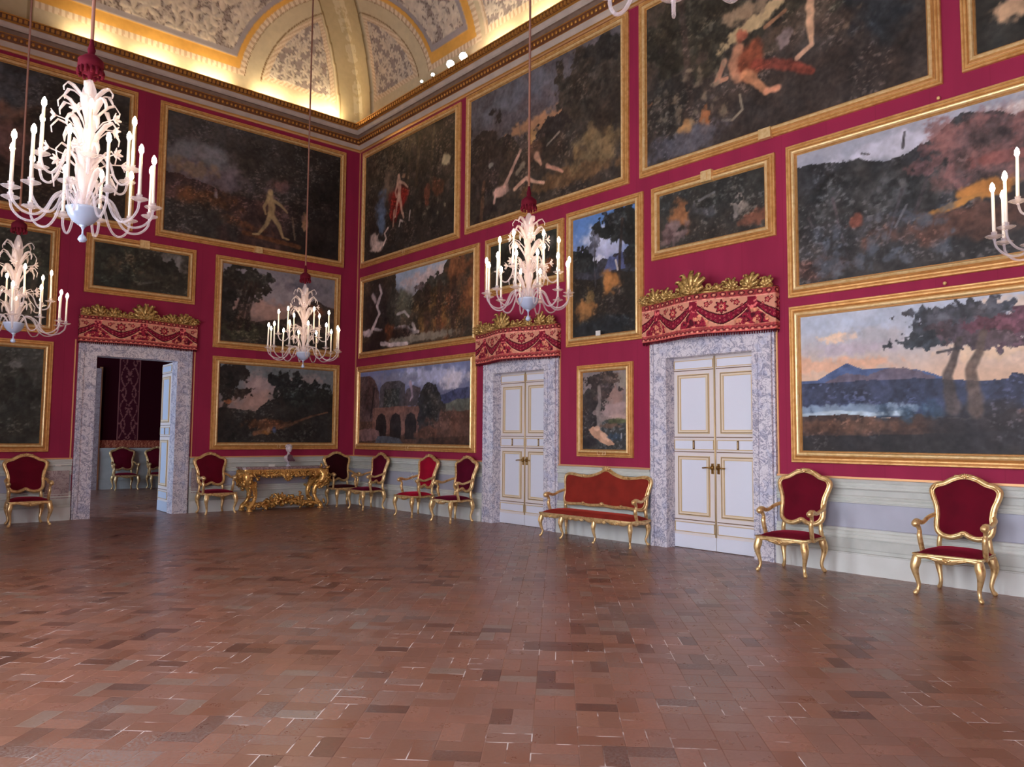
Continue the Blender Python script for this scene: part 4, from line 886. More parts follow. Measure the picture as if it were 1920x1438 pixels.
def pT(c):
    c.grad((112,96,92),(118,108,108),.3,1); c.cloud(.7,.5,.3,.1,(150,126,124)); c.cloud(.75,.7,.2,.1,(134,106,98)); c.cloud(.85,.4,.2,.05,(168,142,136)); c.cloud(.85,.9,.2,.1,(122,112,102))
    c.poly([(0,0),(1,0),(1,.33),(.8,.38),(.6,.38),(.4,.34),(0,.4)],(50,50,50),.02); c.tree(.45,.85,.36,.14,(46,40,40)); c.tree(.6,.9,.22,.09,(60,50,46)); c.tree(.3,.66,.28,.14,(48,44,42)); c.tree(.15,.45,.2,.3,(42,38,38)); c.tree(.45,.68,.18,.06,(62,52,50)); c.stroke([(.4,.3),(.36,.5),(.4,.6),(.38,.8)],[.05,.05,.035,.03],(120,108,104),.5,.8)
    c.blob(.78,.36,.24,.03,(70,74,52),.4); c.poly([(.14,.26),(.24,.3),(.34,.28),(.5,.22),(.62,.14),(.74,.07),(.6,.05),(.4,.1),(.25,.16)],(176,136,112),.015,.1); c.blob(.33,.27,.06,.03,(200,160,136),.4,.08); c.blob(.5,.17,.12,.04,(196,156,132),.4,.08,.2,1,.12,-.5); c.blob(.15,.08,.2,.07,(38,36,40),.4); c.blob(.75,.16,.16,.05,(46,56,66),.5); c.stroke([(.88,.15),(.88,.2)],.014,(150,150,156),.3); c.blob(.62,.3,.2,.03,(92,72,60),.5)

RES = .0155
painting('dark landscape beside the large left chandelier, top row, cut by the left edge', False, 5.12, 9.42, 5.65, 8.51, pA, .018, 1)
painting('large dark landscape with one pale striding figure, top row of the left wall', False, .40, 4.69, 5.65, 8.49, pB, .018, 2, clip='bottom')
painting('dark green landscape partly behind the lower left chandelier, cut by the left edge', False, 6.37, 9.4, 3.46, 5.48, pC, .02, 3)
painting('small wide dark landscape above the open doorway', False, 3.86, 5.93, 4.325, 5.485, pD, .016, 4, clip='top')
painting('stormy landscape with tall trees at left, behind the small chandelier', False, .47, 3.45, 3.47, 5.465, pE, RES, 5)
painting('landscape with pink clouds and dark tree mass above the gilt console table', False, .45, 3.44, 1.295, 3.285, pF, RES, 6, num='12')
painting('dark grey green landscape hung just above the leftmost armchair', False, 6.385, 9.4, 1.27, 3.315, pG, .02, 7)
painting('dark painting with red robed figure and white swans, next to the room corner', True, .17, 4.09, 5.66, 8.53, pH, RES, 8, num='1 1')
painting('dark stormy painting with orange cloud and running figure, behind the middle chandelier cord', True, 4.28, 8.54, 5.685, 8.56, pI, .017, 9)
painting('largest top row painting with reclining figure and striding legs', True, 8.76, 13.17, 5.70, 8.57, pJ, RES, 10, clip='bottom')
painting('dark painting with pale hounds in the top right corner of the photo', True, 13.375, 17.0, 5.75, 8.57, pK, .02, 11)
painting('rocky landscape with white waterfall beside the room corner', True, .18, 4.745, 3.46, 5.44, pL, RES, 12, num='1')
painting('landscape with ruins and arched bridge under a cloudy blue sky', True, .12, 4.69, 1.295, 3.27, pM, RES, 13, num='1 4')
painting('small dark landscape hidden behind the middle chandelier', True, 4.94, 7.08, 4.31, 5.44, pN, .02, 14)
painting('upright landscape with bright blue sky and a white paper label on its frame', True, 7.15, 8.825, 3.15, 5.49, pO, .013, 15)
painting('small wide rocky landscape above the larger white double door', True, 8.99, 11.07, 4.34, 5.48, pP, .013, 16, clip='top')
painting('large forest landscape with grey sky and orange hill at right edge', True, 11.235, 16.2, 3.46, 5.50, pQ, .0145, 17, knob=True)
painting('wide landscape with spreading tree, blue mountain and lake above the right armchairs', True, 11.24, 16.2, 1.31, 3.34, pS, .012, 18, knob=True)
painting('small upright painting of pale reclining figure under trees above the red settee', True, 7.41, 8.61, 1.295, 2.815, pT, .010, 19, k=.82, num='C 23')
mb = MB(); mb.box(-.05, .05, -.106, -.10, -.035, .045); mb.box(-.036, .036, -.1065, -.105, -.02, -.012, 1); mb.box(-.036, .036, -.1065, -.105, .0, .008, 1); mb.box(-.036, .036, -.1065, -.105, .018, .026, 1)
tag(mb.build('paper_label', [M['paper'], M['plastic']]), 'small white paper label on the lower frame of the upright blue sky painting', 'label'); o = bpy.data.objects['paper_label']; o.location = (0, -7.95, 3.31); o.rotation_euler = (0,0,RZR)

# ------------------------------------------------------------------ armchairs
def closed_outline(half, n=5):
    pts = half+[(-x, z) for x, z in reversed(half[1:-1])]
    return catmull(pts, n, True)
def cushion_back(outline, yfun, bulge, mb, cz, rings=6):
    n = len(outline); v = []; f = []
    for k in range(rings+1):
        t = k/rings; s_ = 1-t
        for x, z in outline:
            X = x*s_; Z = cz+(z-cz)*s_; v.append((X, yfun(Z)-bulge*(1-s_**2.2), Z))
    for k in range(rings):
        for i in range(n): f.append((k*n+i, k*n+(i+1) % n, (k+1)*n+(i+1) % n, (k+1)*n+i))
    mb.add(v, f, 0, True)
BACK = [(0,.625),(.05,.60),(.12,.578),(.20,.592),(.25,.64),(.262,.72),(.258,.80),(.272,.90),(.305,.99),(.318,1.06),(.28,1.105),(.20,1.13),(.12,1.175),(.05,1.20),(0,1.205)]
def cab_leg(x, y, sx, sy, h=.40, s=1.0):
    mb = MB(); o = lambda d, z, r: ((x+sx*d*.7, y+sy*d*.7, z), r*s)
    P_ = [o(0,h,.034), o(.012,h-.06,.040), o(.026,h-.11,.036), o(.02,h-.17,.027), o(0,h-.24,.02), o(-.012,.10,.0165), o(0,.05,.017), o(.022,.022,.021), o(.04,.014,.013)]
    c_ = catmull([p[0]+(p[1],) for p in P_], 4); mb.tube([q[:3] for q in c_], [q[3] for q in c_], 10)
    mb.ball((x+sx*.026*.7, y+sy*.026*.7, .02), (.024,.024,.02), 8, 6); mb.ball((x+sx*.03, y+sy*.03, h-.07), (.018,.018,.032), 8, 6)
    mb.blade([(x+sx*.035, y+sy*.035, h-.03), (x+sx*.045, y+sy*.045, h-.1), (x+sx*.025, y+sy*.025, h-.17)], [.012,.018,.003], .01, (sy,-sx,0)); return mb
def rail(mb, p0, p1, z1, deps, nrm, th=.035):
    # scalloped apron between two points; deps = lower edge heights at even steps
    N = len(deps); 
    for i in range(N-1):
        for (a, b) in ((i/(N-1), (i+1)/(N-1)),):
            q0 = [p0[j]+(p1[j]-p0[j])*a for j in (0,1)]; q1 = [p0[j]+(p1[j]-p0[j])*b for j in (0,1)]; n = nrm
            v = []
            for q, zb in ((q0, deps[i]), (q1, deps[i+1])):
                v += [(q[0], q[1], zb), (q[0]-n[0]*th, q[1]-n[1]*th, zb), (q[0]-n[0]*th, q[1]-n[1]*th, z1), (q[0], q[1], z1), (q[0]+n[0]*.012, q[1]+n[1]*.012, (zb+z1)/2)]
            mb.add(v, [(0,5,9,4),(4,9,8,3),(3,8,7,2),(0,1,6,5),(1,2,7,6)], 0, True)
def arm(mb, sx, xb, yb, zb, xf, yf, zs=.43, inn=0):
    c_ = catmull([(sx*xb, yb, zb, .022), (sx*(xb+.035), yb-.10, zb-.03, .023), (sx*(xf+.02), yf+.16, zb-.075, .023), (sx*(xf+.03), yf+.05, zb-.055, .03), (sx*(xf+.025), yf-.0, zb-.06, .036)], 5)
    mb.tube([q[:3] for q in c_], [q[3] for q in c_], 10)
    mb.ball((sx*(xf+.025), yf-.012, zb-.075), (.043,.045,.040), 10, 8)
    c_ = catmull([(sx*(xf+.022), yf+.02, zb-.085, .025), (sx*(xf+.012), yf+.05, zb-.15, .022), (sx*(xf+.008), yf+.035, zb-.21, .027), (sx*(xf-.0), yf+.07, zs+.03, .026), (sx*(xf-.01), yf+.09, zs-.03, .03)], 5)
    mb.tube([q[:3] for q in c_], [q[3] for q in c_], 10)
def make_chair(label, vel, group, loc, rz):
    t_ = thing('armchair', label, 'armchair', loc, rz, group)
    yb = lambda z: .20+(z-.45)*.20
    for sx, sy, x, y in ((-1,-1,-.29,-.27), (1,-1,.29,-.27), (-1,1,-.25,.25), (1,1,.25,.25)): cab_leg(x, y, sx, sy, .40, 1.2).build('leg', M['gilt'], t_)
    mb = MB(); zt = .425
    F = [.36,.372,.385,.378,.36,.345,.34,.345,.36,.378,.385,.372,.36]; Sd = [.36,.385,.39,.375,.39,.385,.36]
    rail(mb, (-.31,-.295), (.31,-.295), zt, F, (0,-1)); rail(mb, (-.27,.27), (-.31,-.295), zt, Sd, (-1,0)); rail(mb, (.31,-.295), (.27,.27), zt, Sd, (1,0)); rail(mb, (.27,.27), (-.27,.27), zt, Sd, (0,1))
    mb.tube([(-.315,-.30,zt), (.315,-.30,zt), (.275,.27,zt), (-.275,.27,zt)], .012, 6, closed=True)
    for k in range(5): a = (k-2)*.55; mb.blade([(0,-.305,.372), (math.sin(a)*.025,-.325,.372+math.cos(a)*.02), (math.sin(a)*.055,-.318,.372+math.cos(a)*.036)], [.006,.011,.003], .007, (math.cos(a),0,-math.sin(a)))
    mb.ball((0,-.312,.368), (.016,.014,.014), 8, 6)
    for s_ in (-1,1): mb.blade([(s_*.05,-.31,.37),(s_*.12,-.318,.385),(s_*.2,-.31,.395)], [.004,.011,.003], .006, (0,0,1))
    mb.build('seat_frame', M['gilt'], t_)
    # seat cushion
    mb = MB(); N = 15; v = []; f = []
    for j in range(N):
        for i in range(N):
            u, w_ = i/(N-1)*2-1, j/(N-1)*2-1; hw = .30-.035*(w_+1)/2; h = (1-abs(u)**3.2)*(1-abs(w_)**3.2)
            v.append((u*hw, w_*.275-.012, .425+.065*max(h,0)**.55))
    for j in range(N-1):
        for i in range(N-1): f.append((j*N+i, j*N+i+1, (j+1)*N+i+1, (j+1)*N+i))
    mb.add(v, f, 0, True); mb.box(-.25, .25, -.27, .24, .40, .43); mb.build('seat', M[vel], t_)
    ol = closed_outline(BACK, 4); bf = MB(); pts = [(x*1.035, yb(z)+.004, .9+(z-.9)*1.03) for x, z in ol]
    bf.tube(pts, .031, 10, closed=True, flat=1.0); bf.tube([(x*.97, yb(z)-.022, .9+(z-.9)*.97) for x, z in ol], .010, 6, closed=True)
    for s_ in (-1,1):
        c_ = catmull([(s_*.25,.255,.41,.028),(s_*.245,.235,.5,.026),(s_*.235,yb(.6)+.02,.585,.024)],4); bf.tube([q[:3] for q in c_],[q[3] for q in c_],8)
        bf.blade([(s_*.31,yb(1.05)-.02,1.03),(s_*.325,yb(1.08)-.03,1.08),(s_*.28,yb(1.1)-.02,1.13)],[.004,.016,.003],.01,(s_*1,0,.4))
    bfo = bf.build('back_frame', M['gilt'], t_)
    cr = MB(); yc = yb(1.23)-.03
    for k in range(5): a = (k-2)*.5; cr.blade([(0,yc+.01,1.2),(math.sin(a)*.03,yc-.012,1.2+math.cos(a)*.03),(math.sin(a)*.058,yc-.006,1.2+math.cos(a)*.055)],[.007,.013,.004],.009,(math.cos(a),0,-math.sin(a)))
    for s_ in (-1,1): cr.blade([(s_*.03,yc,1.222),(s_*.09,yc-.01,1.222),(s_*.15,yc+.005,1.185)],[.008,.014,.003],.009,(0,0,1))
    cr.ball((0,yc-.008,1.205),(.02,.016,.018),8,6); cr.ball((0,yb(.6)-.02,.612),(.024,.014,.016),8,6); cr.build('crest', M['gilt'], bfo)
    mb = MB(); cushion_back([(x*.985, z) for x, z in ol], yb, .035, mb, .9); mb.add([(x*.985, yb(z)+.015, z) for x, z in ol], [tuple(range(len(ol)))], 0); mb.build('backrest', M[vel], t_)
    for s_ in (-1,1): mb = MB(); arm(mb, s_, .285, yb(.80)-.01, .80, .30, -.17); mb.build('arm', M['gilt'], t_)
    return t_
RW = RZR
chair_r = make_chair('rightmost gilt armchair with crimson velvet seat, nearest the camera', 'velvet', 'gilt armchairs round the hall', (-.51, -13.31, 0), RW)
def chair(label, loc, rz, vel='velvet'):
    c = dup(chair_r, loc, rz, label)
    if vel != 'velvet':
        for o in kids(c):
            if o.name.split('.')[0] in ('seat', 'backrest'):
                me = o.data.copy(); me.materials[0] = M[vel]; o.data = me
    return c
chair('gilt armchair with crimson velvet between the large white door and the rightmost armchair', (-.53, -11.50, 0), RW)
chair('gilt armchair with wine velvet on the right wall, touching the small white door frame', (-.50, -4.62, 0), RW, 'velvet_wine')
chair('gilt armchair with brighter red velvet back, second from the small white door', (-.50, -3.36, 0), RW, 'velvet_bright')
chair('gilt armchair on the right wall nearest the room corner, under the ruins painting', (-.50, -1.50, 0), RW, 'velvet_wine')
chair('gilt armchair with very dark velvet, between console table and room corner', (-.53, -.47, 0), 0, 'velvet_dark')
chair('gilt armchair between the open doorway and the console table', (-3.43, -.42, 0), .05)
chair('gilt armchair left of the open doorway, leftmost in the hall', (-6.75, -.50, 0), 0)
chair('gilt armchair in the next room, left one seen through the doorway', (-3.02, 7.8, 0), 0)
chair('gilt armchair in the next room, half hidden by the open door leaf', (-2.06, 7.8, 0), 0)

# ------------------------------------------------------------------ settee
t_ = thing('settee', 'long gilt settee with rust red velvet between the two closed white doors', 'settee', (-.40, -8.13, 0), RW)
yb = lambda z: .18+(z-.42)*.2
for x in (-.92, -.46, .23, .92): cab_leg(x, -.24, -1 if x < 0 else (1 if x > .5 else -.6), -1, .36, .95).build('leg', M['gilt'], t_)
for x in (-.84, .84): cab_leg(x, .24, 1 if x > 0 else -1, 1, .36, .95).build('leg', M['gilt'], t_)
mb = MB(); D = []
for i in range(49): q = i/48*4; D.append(.33+.022*math.cos(q*2*PI)*.6+.012*math.cos(q*4*PI))
zt = .385; rail(mb, (-.94,-.27), (.94,-.27), zt, D, (0,-1)); rail(mb, (-.9,.26), (-.94,-.27), zt, D[:13], (-1,0)); rail(mb, (.94,-.27), (.9,.26), zt, D[:13], (1,0)); rail(mb, (.9,.26), (-.9,.26), zt, D[:25], (0,1))
mb.tube([(-.945,-.275,zt),(.945,-.275,zt),(.905,.26,zt),(-.905,.26,zt)], .013, 6, closed=True)
for x in (-.69,-.23,.46,.0,.69):
    for k in range(5): a = (k-2)*.55+PI; mb.blade([(x,-.28,.36),(x+math.sin(a)*.03,-.30,.36+math.cos(a)*.02),(x+math.sin(a)*.06,-.29,.36+math.cos(a)*.045)],[.006,.012,.003],.008,(math.cos(a),0,-math.sin(a)))
    mb.ball((x,-.288,.355),(.022,.016,.018),8,6)
mb.build('seat_frame', M['gilt'], t_)
mb = MB(); NX, N = 40, 12; v = []; f = []
for j in range(N):
    for i in range(NX):
        u, w_ = i/(NX-1)*2-1, j/(N-1)*2-1; h = (1-abs(u)**8)*(1-abs(w_)**3); v.append((u*(.93-.03*(w_+1)/2), w_*.255-.01, .385+.075*max(h,0)**.5))
for j in range(N-1):
    for i in range(NX-1): f.append((j*NX+i, j*NX+i+1, (j+1)*NX+i+1, (j+1)*NX+i))
mb.add(v, f, 0, True); mb.box(-.88, .88, -.24, .22, .36, .39); mb.build('seat', M['velvet_rust'], t_)
SB = [(0,.545),(.25,.53),(.45,.54),(.65,.53),(.80,.535),(.85,.60),(.845,.70),(.865,.82),(.89,.92),(.865,.985),(.76,1.005),(.60,.985),(.42,.975),(.26,1.0),(.13,1.045),(.05,1.085),(0,1.09)]
ol = closed_outline(SB, 4); bf = MB(); bf.tube([(x*1.01, yb(z)+.004, .8+(z-.8)*1.03) for x, z in ol], .024, 10, closed=True); bf.tube([(x*.985, yb(z)-.02, .8+(z-.8)*.95) for x, z in ol], .009, 6, closed=True)
for x in (-.84, .84): bf.tube([(x,.24,.37),(x,yb(.5)+.03,.48),(x,yb(.56)+.01,.56)], .026, 8)
bfo = bf.build('back_frame', M['gilt'], t_)
for cx, cz, s_ in ((0,1.09,1.3),(-.46,.98,.7),(.46,.98,.7),(-.4,.545,.6),(.4,.545,.6),(0,.55,.8)):
    yc = yb(cz)-.028; cr = MB()
    for k in range(5): a = (k-2)*.55; cr.blade([(cx,yc+.01,cz),(cx+math.sin(a)*.035*s_,yc-.012,cz+math.cos(a)*.03*s_),(cx+math.sin(a)*.075*s_,yc,cz+math.cos(a)*.055*s_)],[.008,.014*s_,.004],.009,(math.cos(a),0,-math.sin(a)))
    cr.ball((cx,yc-.008,cz+.003),(.024*s_,.016,.02*s_),8,6); cr.build('carved_shell', M['gilt'], bfo)
mb = MB(); n_ = len(ol)
NXs = 44; cols_ = []
import bisect
top = sorted([(x, z) for x, z in ol if z > .78]); bot = sorted([(x, z) for x, z in ol if z <= .6])
def interp(arr, x):
    xs = [a[0] for a in arr]; i = min(max(bisect.bisect(xs, x), 1), len(arr)-1); (x0, z0), (x1, z1) = arr[i-1], arr[i]
    return z0+(z1-z0)*((x-x0)/(x1-x0) if x1 > x0 else 0)
v = []; f = []; NZ = 14
for i in range(NXs):
    x = -.85+1.70*i/(NXs-1); zb_, zt_ = interp(bot, x), interp(top, x)
    for j in range(NZ):
        q = j/(NZ-1); z = zb_+(zt_-zb_)*q; xx = x*(1+.03*(q-.3)*abs(x)); b = (1-abs(2*q-1)**3)*(1-abs(x/.86)**6); v.append((xx, yb(z)-.005-.045*max(b,0), z))
for i in range(NXs-1):
    for j in range(NZ-1): f.append((i*NZ+j, (i+1)*NZ+j, (i+1)*NZ+j+1, i*NZ+j+1))
mb.add(v, f, 0, True); mb.add([(x*.985, yb(z)+.014, z) for x, z in ol], [tuple(range(n_))], 0); mb.build('backrest', M['velvet_rust'], t_)
for s_ in (-1,1): mb = MB(); arm(mb, s_, .865, yb(.74)-.01, .74, .90, -.14, .39); mb.build('arm', M['gilt'], t_)

# ------------------------------------------------------------------ console table
ct = thing('console_table', 'ornate gilt carved console table with dark marble top, under the pink clouds landscape', 'table', (-1.955, -.36, 0), 0)
rg = random.Random(11)
mb = MB(); ol = [(-.94,.25),(.94,.25),(.98,.1),(.95,-.05),(.98,-.16),(.92,-.2),(.7,-.2),(.45,-.25),(0,-.28),(-.45,-.25),(-.7,-.2),(-.92,-.2),(-.98,-.16),(-.95,-.05),(-.98,.1)]
def slab(mb, ol, z0, z1, k=1, m=0):
    n = len(ol); mb.add([(x*k, y*k, z0) for x, y in ol]+[(x*k, y*k, z1) for x, y in ol], [tuple(range(n-1,-1,-1)), tuple(range(n, 2*n))]+[(i, (i+1) % n, (i+1) % n+n, i+n) for i in range(n)], m)
slab(mb, ol, .905, .93); slab(mb, ol, .88, .905, .975); mb.build('tabletop', M['marble_top'], ct)
def carve(mb, c, n, spread, sz=.035):
    for _ in range(n):
        p = Vector(c)+Vector((rg.gauss(0, spread[0]), rg.gauss(0, spread[1]), rg.gauss(0, spread[2]))); a = rg.uniform(0, 2*PI); s_ = sz*rg.uniform(.6,1.4)
        d = Vector((math.cos(a), -.5, math.sin(a))).normalized(); q = d.cross(Vector((0,1,0))).normalized()
        mb.blade([p-d*s_*.3, p+d*s_*.2+Vector((0,-.014,0)), p+d*s_*.7+Vector((0,-.016,0)), p+d*s_*1.05+q*s_*.3, p+d*s_*.95+q*s_*.62], [s_*.22,s_*.42,s_*.44,s_*.3,s_*.1], s_*.26, q)
        if rg.random() < .35: mb.ball(p+Vector((0,-.012,0)), s_*.33, 6, 4)
mb = MB(); base = [(x*.93, y*.9) for x, y in ol]; slab(mb, base, .80, .88)
nA = 60
for i in range(nA):
    x = -.9+1.8*i/(nA-1); y = -.205-.035*max(0, 1-(x/.6)**2); mb.ball((x, y, .845), (.014,.012,.016), 6, 4)
    dz = .05*abs(math.sin(x*5)); mb.blade([(x, y, .82), (x, y-.02, .78-dz*.5), (x+.012, y-.012, .75-dz)], [.014,.02,.004], .012, (1,0,0))
carve(mb, (-.4,-.24,.77), 56, (.2,.015,.035), .045); carve(mb, (.4,-.24,.77), 56, (.2,.015,.035), .045)
for s_ in (-1,1):
    for i in range(14): y = -.18+.4*i/13; mb.blade([(s_*.93, y, .83), (s_*.95, y, .77), (s_*.94, y+.01, .72)], [.014,.02,.004], .012, (0,1,0))
mb.build('apron', M['gilt_deep'], ct)
mb = MB()   # central mask cartouche on the apron
mb.ball((0,-.275,.74), (.05,.03,.065), 10, 8); mb.ball((0,-.30,.735), (.012,.014,.02), 6, 4)
for k in range(13): a = 2*PI*k/13; mb.blade([(math.cos(a)*.05,-.27,.735+math.sin(a)*.06),(math.cos(a)*.085,-.295,.735+math.sin(a)*.095),(math.cos(a+.2)*.12,-.275,.735+math.sin(a+.2)*.125)],[.014,.022,.004],.012,(-math.sin(a),0,math.cos(a)))
mb.build('mask', M['gilt_deep'], ct)
for sx in (-1,1):
    for sy, yy in ((-1,-.16),(1,.16)):
        mb = MB(); X0 = .77
        c_ = catmull([(sx*(X0+.02),yy,.84,.07),(sx*(X0+.10),yy+sy*.03,.76,.095),(sx*(X0+.10),yy+sy*.04,.66,.09),(sx*(X0+.0),yy+sy*.02,.56,.07),(sx*(X0-.08),yy,.44,.052),(sx*(X0-.09),yy,.32,.045),(sx*(X0-.05),yy+sy*.02,.2,.042),(sx*(X0+.03),yy+sy*.04,.1,.05),(sx*(X0+.05),yy+sy*.05,.04,.055),(sx*(X0+.09),yy+sy*.06,.03,.03)],5)
        mb.tube([q[:3] for q in c_],[q[3] for q in c_],10)
        for a0, rr_ in ((0,.05),):
            mb.tube([(sx*(X0+.16+.045*math.cos(t)*(1-t/12)), yy+sy*.05-.02, .72+.045*math.sin(t)*(1-t/12)) for t in [i*.6 for i in range(12)]], .014, 6)
            mb.tube([(sx*(X0-.02+.05*math.cos(t)*(1-t/12)), yy+sy*.02-.03, .52+.05*math.sin(t)*(1-t/12)) for t in [i*.6 for i in range(12)]], .014, 6)
        carve(mb, (sx*(X0+.10), yy+sy*.05, .70), 34, (.06,.03,.08), .062); carve(mb, (sx*(X0+.0), yy+sy*.03, .54), 22, (.05,.03,.06), .052); carve(mb, (sx*(X0-.07), yy, .38), 9, (.02,.02,.07), .035); carve(mb, (sx*(X0+.03), yy+sy*.04, .08), 8, (.04,.02,.025), .035)
        mb.lathe([(.0,0),(.065,0),(.07,.02),(.04,.035),(0,.035)], 12, (sx*(X0+.04), yy+sy*.05, 0)); mb.build('leg', M['gilt_deep'], ct)
mb = MB()
for sx in (-1,1):
    for sy in (-1,1):
        c_ = catmull([(sx*.82,sy*.17,.09,.035),(sx*.6,sy*.16,.13,.032),(sx*.4,sy*.08,.11,.036),(sx*.2,sy*.02,.17,.04),(0,0,.18,.05)],5); mb.tube([q[:3] for q in c_],[q[3] for q in c_],8)
    carve(mb, (sx*.55,-.1,.13), 40, (.13,.05,.035), .055); carve(mb, (sx*.25,-.04,.17), 40, (.10,.06,.045), .06)
carve(mb, (0,-.03,.22), 44, (.14,.05,.05), .06); mb.ball((0,-.06,.13),(.045,.035,.045),10,8); mb.ball((.05,-.03,.27),(.035,.03,.05),8,6); mb.ball((-.03,-.03,.28),(.03,.03,.045),8,6)
mb.build('stretcher', M['gilt_deep'], ct)

# bust on the console
bs = thing('bust', 'small white marble bust with purple drapery on the console table', 'bust', (-1.83, -.36, .931), .15)
mb = MB(); mb.lathe([(0,0),(.055,0),(.055,.015),(.04,.025),(.022,.04),(.018,.06),(.024,.075),(.04,.085),(0,.09)],16); mb.build('socle', M['marble'], bs)
mb = MB()
mb.lathe([(0,.085),(.05,.09),(.085,.12),(.115,.17),(.118,.20),(.10,.225),(.06,.245),(.034,.26),(.030,.29),(.034,.31),(0,.31)], 20, (0,0,0), 0, True, 1, .62)
mb.ball((0,-.004,.385),(.066,.074,.086),16,12); mb.ball((0,-.052,.345),(.034,.026,.034),10,8); mb.blade([(0,-.074,.400),(0,-.094,.374),(0,-.078,.364)],[.006,.011,.006],.008,(1,0,0))
for s_ in (-1,1): mb.ball((s_*.024,-.070,.394),(.010,.007,.007),8,6); mb.ball((s_*.067,0,.38),(.008,.014,.02),8,6)
mb.ball((0,-.072,.338),(.016,.006,.004),8,4); mb.build('bust_body', M['white_marble'], bs)
mb = MB(); rg2 = random.Random(5)
for k in range(64):
    a = rg2.uniform(0, 2*PI); e = rg2.uniform(.25, 1.45); q = (math.cos(a)*math.cos(e)*.070, math.sin(a)*math.cos(e)*.074+.006, .392+math.sin(e)*.086)
    if q[1] < -.045 and q[2] < .42: continue
    mb.ball(q, (.022,.022,.016), 6, 4)
mb.build('hair', M['white_marble'], bs)
mb = MB(); 
for k in range(7): c_ = catmull([(-.02+k*.012,-.05,.262-k*.004,.012),(-.055+k*.02,-.07,.22-k*.01,.016),(-.06+k*.028,-.072,.16-k*.006,.016),(-.03+k*.02,-.055,.115,.012)],4); mb.tube([q[:3] for q in c_],[q[3] for q in c_],8)
mb.build('drapery', M['porphyry'], bs)
mb = MB(); mb.add([(-.07,0,0),(.07,0,0),(.07,-.004,.05),(-.07,-.004,.05),(-.07,.04,0),(.07,.04,0)],[(0,1,2,3),(3,2,5,4),(0,3,4),(1,5,2)],0)
tag(mb.build('folded_card', M['paper'], loc=(-2.22,-.38,.931)), 'small pale folded card on the console table left of the bust', 'card')

